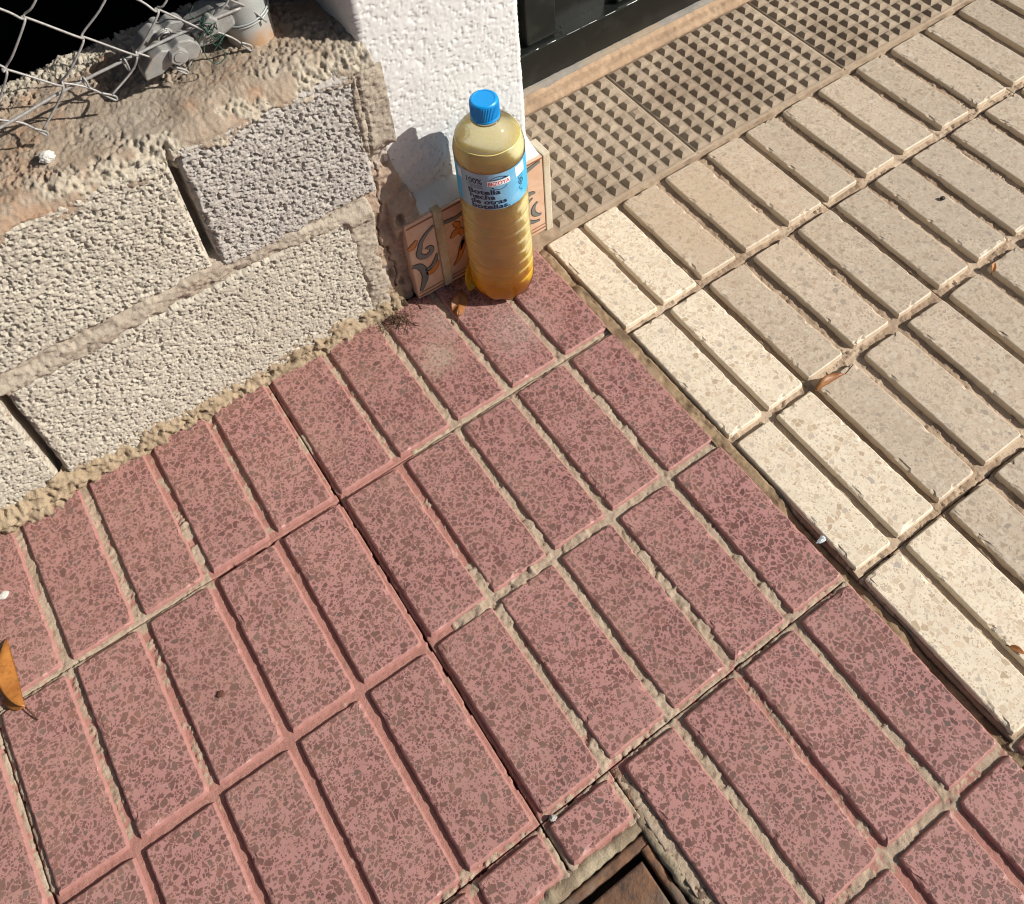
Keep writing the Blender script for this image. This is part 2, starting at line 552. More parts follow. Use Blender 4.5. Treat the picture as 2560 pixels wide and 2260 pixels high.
def tile_body(x0, x1, y0, y1, zf, pads, grout, mat, parent, rough=0.0006, lump=0.0013, res=0.0016, name='paving_tile', seed=3, gap=0.0005):
    """the groove floor of one cast tile: a height field, left out under the pads"""
    nx = max(4, int((x1 - x0) / res)); ny = max(4, int((y1 - y0) / res))
    xs = np.concatenate([[x0 + gap], np.linspace(x0 + gap + 0.0002, x1 - gap - 0.0002, nx), [x1 - gap]])
    ys = np.concatenate([[y0 + gap], np.linspace(y0 + gap + 0.0002, y1 - gap - 0.0002, ny), [y1 - gap]])
    nx += 2; ny += 2
    X, Y = np.meshgrid(xs, ys, indexing='ij')
    g = grout(X, Y)
    pn = fbm(X * 120, Y * 120, seed + 5, 4)
    # grout is a broken film: strong where the groove is full of it
    pn = pn * 0.6 + 0.4 * fbm(X * 340, Y * 340, seed + 6, 3)
    gmask = sstep(0.58, 0.48, pn + (0.5 - g) * 0.62)
    Z = zf + (fbm(X * 420, Y * 420, seed, 3) - 0.5) * 2 * rough + gmask * lump * (0.35 + 0.9 * sstep(0.48, 0.62, fbm(X * 45, Y * 45, seed + 9, 3)) * (0.6 + 0.8 * fbm(X * 300, Y * 300, seed + 12, 3)))
    Z = Z + (_hash(np.floor(X * 1e5), np.floor(Y * 1e5), seed + 3) - 0.5) * 0.0005 * (0.5 + gmask) - 0.0009 * gmask * sstep(0.60, 0.70, fbm(X * 200, Y * 200, seed + 66, 3))
    for (gx, gy, rx, ry) in GROUT_LUMPS:          # slabs of mortar left standing in the grooves
        if gx < x0 - 0.03 or gx > x1 + 0.03 or gy < y0 - 0.03 or gy > y1 + 0.03: continue
        mm = sstep(1.05, 0.85, np.maximum(np.abs(X - gx) / rx, np.abs(Y - gy) / ry) + (fbm(X * 150, Y * 150, seed + 77, 3) - 0.5) * 0.7)
        Z = Z + mm * (0.0022 + 0.0012 * (fbm(X * 260, Y * 260, seed + 78, 3) - 0.5))
        gmask = np.maximum(gmask, mm)
    # tile edge breaks down into the joint; ragged
    ed = np.minimum(np.minimum(X - x0, x1 - X), np.minimum(Y - y0, y1 - Y))
    wob = (fbm(X * 90, Y * 90, seed + 31, 3) - 0.5) * 0.0032
    Z = Z - 0.008 * sstep(0.0030, 0.0005, ed + 0.0040 * sstep(0.36, 0.50, fbm(X * 60, Y * 60, seed + 31, 3))) * (1 - 0.8 * gmask)
    Z[0, :] = Z[-1, :] = zf - 0.03; Z[:, 0] = Z[:, -1] = zf - 0.03
    cx = (X[:-1, :-1] + X[1:, 1:]) / 2; cy = (Y[:-1, :-1] + Y[1:, 1:]) / 2
    keep = np.ones(cx.shape, bool)
    for (a0, a1, b0, b1) in pads:
        keep &= ~((cx > a0 + 0.006) & (cx < a1 - 0.006) & (cy > b0 + 0.006) & (cy < b1 - 0.006))
    V = np.stack([X, Y, Z], -1).reshape(-1, 3)
    return mk(name, V, gridfaces(nx, ny, keep), mat, parent, smooth=False, attr={'grout': gmask})


# ---- pink pavement: 5 x 2 pads to a tile, 8 cm by 20 cm pitch
red = mk('red_pavement', [(-1.3, -0.95, -0.030), (1.3, -0.95, -0.030), (1.3, 0.215, -0.030), (-1.3, 0.215, -0.030)], [(0, 1, 2, 3)], SOIL)
tag(red, kind='structure')
GW = 0.0066           # half groove at the top
ROWY = [0.198, 0.0, -0.2, -0.4, -0.6, -0.8]
COVER = (-0.66, -0.327, -0.79, -0.4585)          # hole for the utility cover
AW = {0: {-1: .75, -2: .85, -3: .75, -4: .5, -5: .3, -6: .42, -7: .35, -8: .62, -9: .65, -10: .5},
      1: {-1: .95, -2: .8, -3: .92, -4: .25, -5: .05, -6: .08, -7: .12, -8: .38, -9: .45, -10: .6},
      2: {-1: .75, -2: .95, -3: .95, -4: .55, -5: .1, -6: .05, -7: .05, -8: .1},
      3: {-1: .65, -2: .4, -3: .95, -4: .9, -5: .8}, 4: {-1: .2, -2: .2, -3: .5}}


def grout_pink(X, Y):
    i = np.round(X / 0.08).astype(int)
    row = np.where(Y > 0, 0, np.ceil(-Y / 0.2).astype(int)).clip(0, 4)
    g = np.full(X.shape, 0.15)
    for r, d in AW.items():
        for k, w in d.items():
            g = np.where((row == r) & (i == k) & (np.abs(X - k * 0.08) < 0.012), w, g)
    # patches read off the photograph
    g = np.where((np.abs(X + 0.317) < 0.011) & (Y < -0.15) & (Y > -0.25), 1.1, g)
    for yl, fn in ((0.0, lambda x: np.where(x > -0.3, .75, np.where(x > -0.56, .05, .75))),
                   (-0.2, lambda x: np.where(x > -0.37, .98, .06)),
                   (-0.4, lambda x: np.where(x > -0.3, .6, .45)), (-0.6, lambda x: .6 + 0 * x)):
        g = np.where(np.abs(Y - yl) < 0.011, fn(X), g)
    return g


def pink_tile(i0, i1, r0, r1, seed):
    x0, x1 = i0 * 0.08, min(i1 * 0.08, -0.003) if i1 == 0 else i1 * 0.08
    y1, y0 = ROWY[r0], ROWY[r1]
    pads = []
    for i in range(i0, i1):
        for r in range(r0, r1):
            a0, a1 = i * 0.08 + GW, (i + 1) * 0.08 - GW
            if i == -1 and r < 4: a1 = -0.0065
            b1, b0 = ROWY[r] - (GW if r else 0), ROWY[r + 1] + GW
            if r >= 3 and i <= -5:
                b0 = max(b0, -0.4435)
                if b1 - b0 < 0.015: continue
            if r >= 3 and i == -4: a0 += 0.008
            pads.append((a0, a1, b0, b1))
    if not pads: return
    by0 = y0
    if r0 >= 3 and i1 <= -4: by0 = -0.450
    body = tile_body(x0, x1, by0, y1, -0.0058, pads, grout_pink, GROOVE_PINK, red, seed=seed)
    for (a0, a1, b0, b1) in pads:
        j = lambda: rnd.uniform(-0.0008, 0.0008)
        pad([(a0 + j(), b0 + j()), (a1 + j(), b0 + j()), (a1 + j(), b1 + j()), (a0 + j(), b1 + j())], 0.0, 0.0058, 0.0016, PINK, body)


sd_ = 20
for (i0, i1) in ((-5, 0), (-10, -5), (-15, -10)):
    pink_tile(i0, i1, 0, 1, sd_); sd_ += 3
    pink_tile(i0, i1, 1, 3, sd_); sd_ += 3
for (i0, i1) in ((-4, 0), (-5, -4), (-10, -5)):
    pink_tile(i0, i1, 3, 5, sd_); sd_ += 3
pink_tile(0, 5, 4, 5, 91)

# ---- beige pavement
beige = mk('beige_pavement', [(0.0, -0.95, -0.026), (1.4, -0.95, -0.026), (1.4, 0.175, -0.026), (0.0, 0.175, -0.026)], [(0, 1, 2, 3)], SOIL)
tag(beige, kind='structure')
BX = [0.008, 0.068, 0.1335, 0.210, 0.2895, 0.3665, 0.4395, 0.515, 0.597, 0.674, 0.756, 0.834, 0.912, 0.99, 1.07]
BY = [0.1665, -0.0165, -0.2105, -0.4075, -0.605]
GB = 0.0095


def grout_beige(X, Y):
    n = fbm(X * 14, Y * 14, 77, 3)
    g = 0.25 + 0.75 * sstep(0.45, 0.7, n)
    g = np.where(np.abs(X - 0.1335) < 0.01, 0.95, g)
    for y in BY[1:]:
        g = np.where((np.abs(Y - y) < 0.010), g * 0.9 + 0.15, g)
    g = np.where((X < 0.125) & (np.abs(X - 0.068) < 0.01), 0.1, g)
    return g


for (a, b) in ((0, 2), (2, 5), (5, 10), (10, 14)):
    for (r0, r1) in ((0, 1), (1, 3), (3, 4)):
        pads = []
        for i in range(a, b):
            for r in range(r0, r1):
                g0 = GB if i >= 2 else (0.0058 if i else 0.004)
                g1 = GB if i >= 2 else 0.0058
                pads.append((BX[i] + g0 * (1.05 if i != a else 0.9), BX[i + 1] - g1 * (1.0 if i + 1 != b else 0.7), BY[r + 1] + (0.0110 if i > 1 else .008), BY[r] - (0.0045 if r else 0.004), i))
        body = tile_body(BX[a], BX[b], BY[r1], BY[r0], -0.0088 if a else -0.0062, [q[:4] for q in pads], grout_beige, GROOVE_BEIGE, beige, seed=200 + a * 7 + r0, lump=0.0018, rough=0.0005)
        for (a0, a1, b0, b1, i) in pads:
            j = lambda: rnd.uniform(-0.0007, 0.0007)
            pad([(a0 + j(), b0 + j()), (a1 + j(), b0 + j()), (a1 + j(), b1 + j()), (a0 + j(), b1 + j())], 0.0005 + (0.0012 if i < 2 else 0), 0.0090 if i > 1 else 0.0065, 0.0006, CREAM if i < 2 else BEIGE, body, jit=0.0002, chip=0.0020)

# dirt and mortar packed in the joint between the two pavings
DIRT = mortar('joint_dirt', (0.30, 0.21, 0.13), (0.42, 0.31, 0.20), (0.17, 0.115, 0.075), 70, (0.5, 0.62))
us = np.linspace(-0.62, 0.185, 420); vs = np.linspace(-0.0085, 0.0145, 16)
Yg, Vg = np.meshgrid(us, vs, indexing='ij')
lump = fbm(Yg * 38, Vg * 38, 3, 4)
full = fbm(Yg * 9, Vg * 3 + 4, 8, 3)
Zg = -0.012 + 0.013 * sstep(0.36, 0.62, full) * (0.35 + lump) - 0.010 * sstep(0.006, 0.011, Vg + (lump - 0.5) * 0.006)
Zg += 0.004 * (fbm(Yg * 220, Vg * 220, 5, 3) - 0.5)
Zg = np.minimum(Zg, -0.0006)
mk('joint_filler', np.stack([Vg, Yg, Zg], -1).reshape(-1, 3), gridfaces(len(us), len(vs), flip=True), DIRT, red, smooth=True)

# ---- studded threshold strip
STUDM = mortar('stud_cement', (0.375, 0.305, 0.23), (0.445, 0.37, 0.285), (0.30, 0.235, 0.175), 16, (0.48, 0.62), 700, 0.0005, tint=0.22)
strip = mk('studded_paving', [(0.03, 0.170, -0.022), (1.2, 0.170, -0.022), (1.2, 0.40, -0.022), (0.03, 0.40, -0.022)], [(0, 1, 2, 3)], SOIL)
tag(strip, kind='structure')
stud_me = None
for (x0, x1, off) in ((0.0395, 0.2905, 0.0025), (0.2925, 0.5935, 0.001), (0.5955, 0.8965, 0.001), (0.8985, 1.12, 0.001)):
    nx = int((x1 - x0) / 0.004); ny = int(0.223 / 0.004)
    X, Y = np.meshgrid(np.concatenate([[x0], np.linspace(x0 + .0003, x1 - .0003, nx), [x1]]), np.concatenate([[.1745], np.linspace(0.1748, 0.3972, ny), [.3975]]), indexing='ij')
    nx += 2; ny += 2
    Z = -0.0042 + (fbm(X * 200, Y * 200, 4, 3) - 0.5) * 0.0008
    Z[0, :] = Z[-1, :] = -0.02; Z[:, 0] = Z[:, -1] = -0.02
    body = mk('studded_tile', np.stack([X, Y, Z], -1).reshape(-1, 3), gridfaces(nx, ny), STUDM, strip, smooth=False)
    ncol = int((x1 - x0 - 0.004) / 0.02325)
    px = (x1 - x0 - 0.004) / ncol
    for cx in range(ncol):
        for cy in range(10):
            x = x0 + 0.002 + (cx + 0.5) * px
            y = 0.1785 + (cy + 0.5) * 0.02165
            if x > 0.93 : continue
            if stud_me is None:
                hw, hh, tw, h = 0.0098, 0.0090, 0.0044, 0.0070
                V = []; F = []
                for (a, b, z) in ((hw, hh, 0), (hw * 0.96, hh * 0.96, 0.0012), (tw + 0.0006, tw + 0.0004, h - 0.0005), (tw - 0.0003, tw - 0.0004, h)):
                    V += [(-a, -b, z), (a, -b, z), (a, b, z), (-a, b, z)]
                for L in range(3):
                    for k in range(4):
                        k2 = (k + 1) % 4
                        F.append((L * 4 + k, L * 4 + k2, L * 4 + 4 + k2, L * 4 + 4 + k))
                F.append((12, 13, 14, 15))
                so = mk('stud', V, F, STUDM, None, center=False)
                stud_me = so.data
            else:
                so = bpy.data.objects.new('stud', stud_me)
                COL.objects.link(so)
            so.location = (x, y, -0.0042)
            so.scale = (rnd.uniform(0.95, 1.04), rnd.uniform(0.95, 1.04), (rnd.uniform(0.45, 0.75) if rnd.random() < 0.05 else rnd.uniform(0.82, 1.06)))
            so.rotation_euler = (rnd.uniform(-.02, .02), rnd.uniform(-.02, .02), rnd.uniform(-.03, .03))
            setparent(so, body)

# mortar bedding in front of and behind the strip
EDGEM = mortar('edge_mortar', (0.36, 0.27, 0.185), (0.46, 0.36, 0.26), (0.24, 0.175, 0.12), 50, (0.55, 0.68))


def lumpy_strip(name, x0, x1, prof, seed, amp, mat, parent, res=0.0025, s=160):
    """a strip along x with a (y,z) profile, roughened"""
    P = [np.array(q) for q in prof]
    pts = []
    for a, b in zip(P[:-1], P[1:]):
        m = max(2, int(np.linalg.norm(b - a) / res))
        for k in range(m): pts.append(a + (b - a) * k / m)
    pts.append(P[-1]); pts = np.array(pts)
    tang = np.gradient(pts, axis=0); nrm = np.stack([-tang[:, 1], tang[:, 0]], -1)
    nrm /= np.linalg.norm(nrm, axis=1)[:, None] + 1e-9
    arc = np.concatenate([[0], np.cumsum(np.linalg.norm(np.diff(pts, axis=0), axis=1))])
    xs = np.linspace(x0, x1, int((x1 - x0) / res))
    X, A = np.meshgrid(xs, arc, indexing='ij')
    d = amp(X, A) if callable(amp) else (fbm(X * s, A * s, seed, 4) - 0.5) * 2 * amp + (fbm(X * s * .25, A * s * .25, seed + 4, 3) - 0.5) * 2 * amp
    Yv = pts[None, :, 0] + nrm[None, :, 0] * d; Zv = pts[None, :, 1] + nrm[None, :, 1] * d
    V = np.stack([X, Yv, Zv], -1).reshape(-1, 3)
    return mk(name, V, gridfaces(len(xs), len(arc)), mat, parent, smooth=False)


lumpy_strip('mortar_edge', -0.006, 0.041, [(0.160, -0.010), (0.1640, -0.0030), (0.176, -0.0022), (0.190, -0.0010)], 15, 0.0014, EDGEM, strip)
lumpy_strip('mortar_edge', 0.036, 1.1, [(0.1655, -0.014), (0.1665, -0.0075), (0.1745, -0.006), (0.1785, -0.0035)], 5, 0.0016, EDGEM, strip)
sill = lumpy_strip('cement_sill', 0.028, 1.3, [(0.396, -0.02), (0.3985, -0.001), (0.404, 0.0035), (0.4175, 0.0045), (0.4215, 0.010)], 6, 0.0016,
                   mortar('sill_mortar', (0.45, 0.315, 0.21), (0.52, 0.38, 0.26), (0.38, 0.275, 0.19), 26), None)
tag(sill, kind='structure')


# ================================================================== BLOCK WALL
def blockmat(name, c1, c2, dirt, patch=(0.58, 0.75)):
    return mortar(name, c1, c2, dirt, 14, patch, 900, 0.0006)


BLOCK_A = blockmat('cream_block', (0.52, 0.485, 0.415), (0.585, 0.55, 0.475), (0.46, 0.395, 0.315))
BLOCK_B = blockmat('grey_block', (0.45, 0.425, 0.40), (0.51, 0.485, 0.455), (0.46, 0.40, 0.33), (0.6, 0.75))
WALL_MORTAR = mortar('wall_mortar', (0.43, 0.375, 0.31), (0.50, 0.445, 0.37), (0.42, 0.35, 0.28), 22, (0.5, 0.65), 500, 0.0012)
WY = 0.200
bw = empty('block_wall', (-0.55, 0.3, 0))
tag(bw, 'low wall of rough pale concrete blocks with a lumpy mortar top under the wire fence', 'wall')


def rough_h(X, Z, seed, k=1.0):
    f = worley(X / 0.0036, Z / 0.0032, seed)
    g = worley(X / 0.0021 + 3.3, Z / 0.0020, seed + 3)
    big = worley(X / 0.0075, Z / 0.0065, seed + 6)
    h = -0.0021 * sstep(0.45, 0.95, f) - 0.0010 * sstep(0.4, 0.95, g) + 0.0009 * sstep(0.6, 0.1, big)
    h += 0.0016 * (fbm(X * 55, Z * 55, seed + 5, 3) - 0.5) + 0.0012
    h -= 0.0034 * sstep(0.62, 0.70, fbm(X * 290, Z * 290, seed + 7, 2))
    h += (_hash(np.floor(X * 1e5), np.floor(Z * 1e5), seed + 40) - 0.5) * 0.0007
    return h * k


def block(x0, x1, z0, z1, mat, seed, k=1.0, smear=0.0, tops=0.0):
    nx = int((x1 - x0) / 0.0009); nz = int((z1 - z0) / 0.0009)
    X, Z = np.meshgrid(np.linspace(x0, x1, nx), np.linspace(z0, z1, nz), indexing='ij')
    h = rough_h(X, Z, seed, k)
    ed = np.minimum(np.minimum(X - x0, x1 - X), np.minimum(Z - z0, z1 - Z))
    w = (fbm(X * 70, Z * 70, seed + 8, 3) - 0.5) * 0.008
    h -= 0.007 * sstep(0.006, 0.0, ed + w)
    Yv = WY - h
    Yv[0, :] = Yv[-1, :] = WY + 0.05; Yv[:, 0] = Yv[:, -1] = WY + 0.05
    V = np.stack([X, Yv, Z], -1).reshape(-1, 3)
    return mk('concrete_block', V, gridfaces(nx, nz), mat, bw, smooth=False)


block(-0.86, -0.4005, 0.226, 0.3985, BLOCK_A, 11)
block(-0.3925, -0.196, 0.214, 0.3985, BLOCK_B, 12, 1.1)
block(-1.06, -0.6525, 0.004, 0.192, BLOCK_A, 13, 0.9)
block(-0.6445, -0.236, 0.004, 0.200, BLOCK_A, 14, 0.85)

# mortar skin: bed joint, open head joints, the patch beside the pillar
nx = int(0.92 / 0.0018); nz = int(0.415 / 0.0018)
X, Z = np.meshgrid(np.linspace(-1.08, -0.162, nx), np.linspace(0.0, 0.393, nz), indexing='ij')
bed = np.interp(X, [-1.08, -0.64, -0.39, -0.30, -0.235, -0.16], [0.197, 0.200, 0.218, 0.207, 0.190, 0.186])
hw = np.interp(X, [-1.08, -0.64, -0.39, -0.235], [0.007, 0.008, 0.012, 0.010]) + (fbm(X * 60, Z * 60, 3, 4) - 0.5) * 0.018
inb = sstep(0.004, -0.004, np.abs(Z - bed) - hw)
right = sstep(-0.246, -0.236, X + (fbm(X * 50, Z * 50, 4, 4) - 0.5) * 0.022) * sstep(0.21, 0.19, Z)
col = sstep(-0.210, -0.202, X + (fbm(X * 45, Z * 45, 6, 4) - 0.5) * 0.016) * sstep(0.18, 0.20, Z)
Yv = 0.2040 - 0.0046 * inb - 0.0058 * right - 0.0066 * col
Yv -= (fbm(X * 330, Z * 330, 9, 3) - 0.5) * 0.0040 + (fbm(X * 40, Z * 40, 19, 4) - 0.5) * 0.005 + rough_h(X, Z, 91, 0.6) * (0.3 + 0.7 * sstep(0.42, 0.6, fbm(X * 30, Z * 30, 92, 3)))
for (k, xc) in ((1, -0.201), (2, -0.193)):
    cw = xc + (fbm(Z * 60, Z * 0 + k, 95, 3) - 0.5) * 0.010
    Yv += 0.006 * sstep(0.0016, 0.0003, np.abs(X - cw)) * sstep(0.2, 0.24, Z)
Yv += 0.017 * sstep(-0.215, -0.206, X + (fbm(X * 60, Z * 60, 97, 3) - 0.5) * 0.014) * sstep(0.285, 0.255, Z + (fbm(X * 50, Z * 50, 98, 3) - 0.5) * 0.02)
for (cx, za, zb, wd) in ((-0.6485, 0.02, 0.196, 0.0042), (-0.3965, 0.235, 0.43, 0.0045)):
    wob = (fbm(Z * 40, Z * 0 + cx, 3, 3) - 0.5) * 0.004
    gapm = sstep(0.0012, -0.0006, np.abs(X - cx - wob) - wd) * sstep(za - 0.004, za + 0.004, Z) * sstep(zb + 0.004, zb - 0.004, Z)
    Yv = Yv * (1 - gapm) + (0.236 + 0.004 * fbm(X * 90, Z * 90, 2, 3)) * gapm
mk('mortar_joint', np.stack([X, Yv, Z], -1).reshape(-1, 3), gridfaces(nx, nz), WALL_MORTAR, bw, smooth=False)

# lumpy cap of mortar and rust stains over the blocks
cm = M('cap_mortar')
p = cm.pos()
a1 = cm.noise(p, 16, 5, 0.6, 0.3); a2 = cm.noise(p, 9, 4, 0.6); a3 = cm.noise(p, 300, 4, 0.7); a4 = cm.noise(p, 42, 5, 0.6)
c = cm.mix(cm.mask(a1, 0.35, 0.65), (0.39, 0.315, 0.24), (0.47, 0.39, 0.31))
c = cm.mix(cm.math('MULTIPLY', cm.mask(a2, 0.50, 0.60), cm.math('MULTIPLY', cm.mask(a4, 0.40, 0.62), 0.75)), c, (0.52, 0.315, 0.195))
c = cm.mix(cm.math('MULTIPLY', cm.mask(a2, 0.48, 0.38), 0.8), c, (0.42, 0.365, 0.30))
c = cm.mix(cm.attr('pale'), c, (0.62, 0.57, 0.47))
c = cm.mix(cm.mask(a3, 0.3, 0.75), cm.mix(1.0, c, (0.80, 0.79, 0.78), 'MULTIPLY'), c)
a5 = cm.noise(p, 950, 3, 0.7)
c = cm.mix(cm.mask(a5, 0.38, 0.66), cm.mix(1.0, c, (0.74, 0.72, 0.70), 'MULTIPLY'), c)
cm.color(c); cm.set(0.93, 0.12); cm.bump(a5, 0.0012, 0.9)
PRO = [(0.1975, 0.368), (0.1985, 0.386), (0.2015, 0.3975), (0.2070, 0.4055), (0.2155, 0.4110), (0.228, 0.4135), (0.30, 0.4155), (0.386, 0.414), (0.394, 0.406), (0.398, 0.38), (0.400, 0.0)]
P_ = [np.array(q) for q in PRO]; pts = []
for a, b in zip(P_[:-1], P_[1:]):
    m = max(2, int(np.linalg.norm(b - a) / (0.0016 if b[1] > 0.3 else 0.02)))
    for k in range(m): pts.append(a + (b - a) * k / m)
pts.append(P_[-1]); pts = np.array(pts)
tg = np.gradient(pts, axis=0); nm = np.stack([-tg[:, 1], tg[:, 0]], -1); nm /= np.linalg.norm(nm, axis=1)[:, None]
arc = np.concatenate([[0], np.cumsum(np.linalg.norm(np.diff(pts, axis=0), axis=1))])
xs = np.linspace(-1.08, -0.170, 720)
X, A = np.meshgrid(xs, arc, indexing='ij')
yy = pts[None, :, 0] + 0 * X; zz = pts[None, :, 1] + 0 * X
smoothp = sstep(0.42, 0.58, fbm(X * 22, A * 22, 61, 3))           # trowelled patches
d = (fbm(X * 28, A * 28, 5, 4) - 0.5) * 0.009 + (fbm(X * 210, A * 210, 7, 3) - 0.5) * 0.0052 * (1.2 - smoothp)
d += rough_h(X, A, 33, 0.85) * (0.25 + 0.6 * sstep(0.7, 0.3, smoothp))
d -= 0.004 * sstep(0.60, 0.70, fbm(X * 150, A * 150, 133, 3)) * (1.1 - smoothp)
d += (fbm(X * 520, A * 520, 134, 2) - 0.5) * 0.0016 + (_hash(np.floor(X * 1e5), np.floor(A * 1e5), 7) - 0.5) * 0.0006
# back edge and left far edge: bare rough block
back = sstep(0.352, 0.366, yy + (fbm(X * 30, yy * 30, 15, 3) - 0.5) * 0.03)
d += rough_h(X, A, 34, 1.3) * back
# ragged lower limit of the smear on the face
lim = 0.386 + (fbm(X * 26, X * 0 + 2.2, 71, 4) - 0.5) * 0.045
d -= 0.011 * sstep(0.003, -0.003, zz - lim) * sstep(0.210, 0.204, yy)
d += 0.011 * np.exp(-(((X + 0.262) / 0.045) ** 2 + ((yy - 0.285) / 0.05) ** 2))
wob = (fbm(yy * 60, zz * 60, 3, 3) - 0.5) * 0.006
d -= 0.007 * sstep(0.001, -0.0008, np.abs(X + 0.3975 - wob) - 0.0022) * sstep(0.2105, 0.2065, yy)
Yv = yy + nm[None, :, 0] * d; Zv = zz + nm[None, :, 1] * d
pale = np.maximum(back * 0.9, sstep(0.8, 0.2, smoothp) * sstep(0.240, 0.200, yy + (fbm(X * 80, A * 80, 5, 3) - .5) * .03) * 0.8)
mk('mortar_cap', np.stack([X, Yv, Zv], -1).reshape(-1, 3), gridfaces(len(xs), len(arc)), cm.m, bw, smooth=False, attr={'pale': pale})


# mortar fillet where wall and paving meet
def fillet_amp(X, A):
    big = sstep(-0.56, -0.70, X)
    return (fbm(X * 45, A * 45, 44, 4) - 0.45) * (0.009 + 0.026 * big) + (fbm(X * 260, A * 260, 45, 4) - 0.5) * 0.0075 - 0.006 * sstep(0.58, 0.68, fbm(X * 130, A * 130, 46, 3)) + 0.002 * big
FILLET = mortar('fillet_mortar', (0.38, 0.295, 0.20), (0.46, 0.37, 0.26), (0.30, 0.23, 0.155), 34, (0.52, 0.66), 420, 0.0014)
lumpy_strip('mortar_fillet', -1.08, -0.196, [(0.1895, -0.006), (0.1905, 0.003), (0.1945, 0.010), (0.1985, 0.020), (0.204, 0.034)], 44, fillet_amp, FILLET, bw, res=0.0016)

# ================================================================== PILLAR
pm = M('white_stucco')
p = pm.pos()
s1 = pm.noise(p, 12, 4); s2 = pm.noise(p, 160, 4, 0.6)
c = pm.mix(pm.mask(s1, 0.35, 0.7), (0.60, 0.60, 0.595), (0.55, 0.545, 0.53))
sx = pm.n('ShaderNodeSeparateXYZ'); pm.l(p, sx.inputs[0])
c = pm.mix(pm.math('MULTIPLY', pm.math('MULTIPLY', pm.mask(sx.outputs[2], 0.24, 0.15), pm.mask(s2, 0.3, 0.7)), 0.5), c, (0.62, 0.58, 0.50))
pm.color(c); pm.set(0.8, 0.25); pm.bump(s2, 0.0006, 0.5)
STUCCO = pm.m
PX0, PX1, PY = -0.177, 0.0245, 0.214
pil = empty('plastered_pillar', ((PX0 + PX1) / 2, PY + 0.11, 0))
tag(pil, 'white stucco gate pillar with painted skirting tiles between block wall and black door', 'pillar')


def stucco_h(X, Z, seed):
    f = worley(X / 0.0062, Z / 0.0062, seed)
    h = 0.00035 * sstep(0.8, 0.15, f)
    h += 0.0016 * (fbm(X * 36, Z * 36, seed + 4, 3) - 0.5) + 0.0009 * (fbm(X * 320, Z * 320, seed + 5, 3) - 0.5)
    h -= 0.0014 * sstep(0.66, 0.74, fbm(X * 250, Z * 250, seed + 6, 2))
    return h * 0.85


# front face, rounding into the side faces; the profile runs left side - front - right side
prof = [(PX0, PY + 0.24)] + [(PX0, PY + t) for t in np.linspace(0.22, 0.008, 60)] + [(PX0 + 0.0012, PY + 0.0035), (PX0 + 0.004, PY + 0.0010)] \
    + [(x, PY) for x in np.linspace(PX0 + 0.008, PX1 - 0.008, 140)] + [(PX1 - 0.004, PY + 0.0010), (PX1 - 0.0012, PY + 0.0035)] + [(PX1, PY + t) for t in np.linspace(0.008, 0.22, 60)] + [(PX1, PY + 0.24)]
prof = np.array(prof)
tg = np.gradient(prof, axis=0); nm = np.stack([tg[:, 1], -tg[:, 0]], -1); nm /= np.linalg.norm(nm, axis=1)[:, None]
arc = np.concatenate([[0], np.cumsum(np.linalg.norm(np.diff(prof, axis=0), axis=1))])
zs = np.concatenate([np.linspace(0.0, 0.84, 600), [0.86, 1.4, 2.0]])
A, Z = np.meshgrid(arc, zs, indexing='ij')
h = stucco_h(A, Z, 5)
h += (fbm(A * 8 + 3, Z * 8, 90, 2) - 0.5) * 0.005
h[:, -3:] = 0
# flare down to the skirting
onf = ((A > arc[62]) & (A < arc[-62]))
fl = sstep(0.176, 0.150, Z)
h = h * (1 - 0.6 * fl)
Xv = prof[:, 0][:, None] + nm[:, 0][:, None] * h
Yv = prof[:, 1][:, None] + nm[:, 1][:, None] * h - 0.0245 * np.clip((0.163 - Z) / 0.017, 0, 1) ** 0.8 * onf
Xv = Xv + 0.004 * np.clip((0.163 - Z) / 0.017, 0, 1) * (A > arc[-64])
V = np.stack([Xv, Yv, Z], -1).reshape(-1, 3)
mk('plaster', V, gridfaces(len(arc), len(zs)), STUCCO, pil, smooth=True)
mk('pillar_cap', *boxvf(PX0 - 0.02, PX1 + 0.02, PY - 0.02, PY + 0.26, 2.0, 2.06, 0.005), STUCCO, pil)

# skirting tiles with painted scrolls
tm = M('glazed_tile')
p = tm.pos(); t1 = tm.noise(p, 30, 4, 0.6, 0.8); t2 = tm.noise(p, 90, 4)
c = tm.mix(tm.mask(t1, 0.35, 0.7), (0.56, 0.36, 0.245), (0.63, 0.45, 0.33))
c = tm.mix(tm.math('MULTIPLY', tm.mask(t2, 0.55, 0.68), 0.35), c, (0.42, 0.24, 0.15))
tm.color(c); tm.set(0.30, 0.45)
GLAZE = tm.m
PAINT_GREY = flat_mat('slate_glaze', (0.145, 0.155, 0.15), 0.3, 0.45)
PAINT_DARK = flat_mat('dark_outline_glaze', (0.035, 0.028, 0.022), 0.35, 0.4)
PAINT_OR = flat_mat('orange_glaze', (0.50, 0.19, 0.045), 0.3, 0.45)
PAINT_BR = flat_mat('brown_border_glaze', (0.24, 0.085, 0.035), 0.3, 0.45)
GROUT_T = mortar('tile_grout', (0.60, 0.49, 0.31), (0.68, 0.58, 0.40), (0.48, 0.36, 0.21), 60)
TY = 0.1868
tile_left = mk('skirting_tile', *boxvf(-0.1795, -0.1395, TY, 0.213, 0.004, 0.1485, 0.0012), GLAZE, pil)
tile_right = mk('skirting_tile', *boxvf(-0.1275, 0.0265, TY, 0.2, 0.001, 0.1455, 0.0012), GLAZE, pil)
lumpv = lumpy_strip
gj = boxvf(-0.1395, -0.1275, TY - 0.0028, 0.199, 0.004, 0.150, 0.0012)
mk('grout_joint', *gj, GROUT_T, pil)
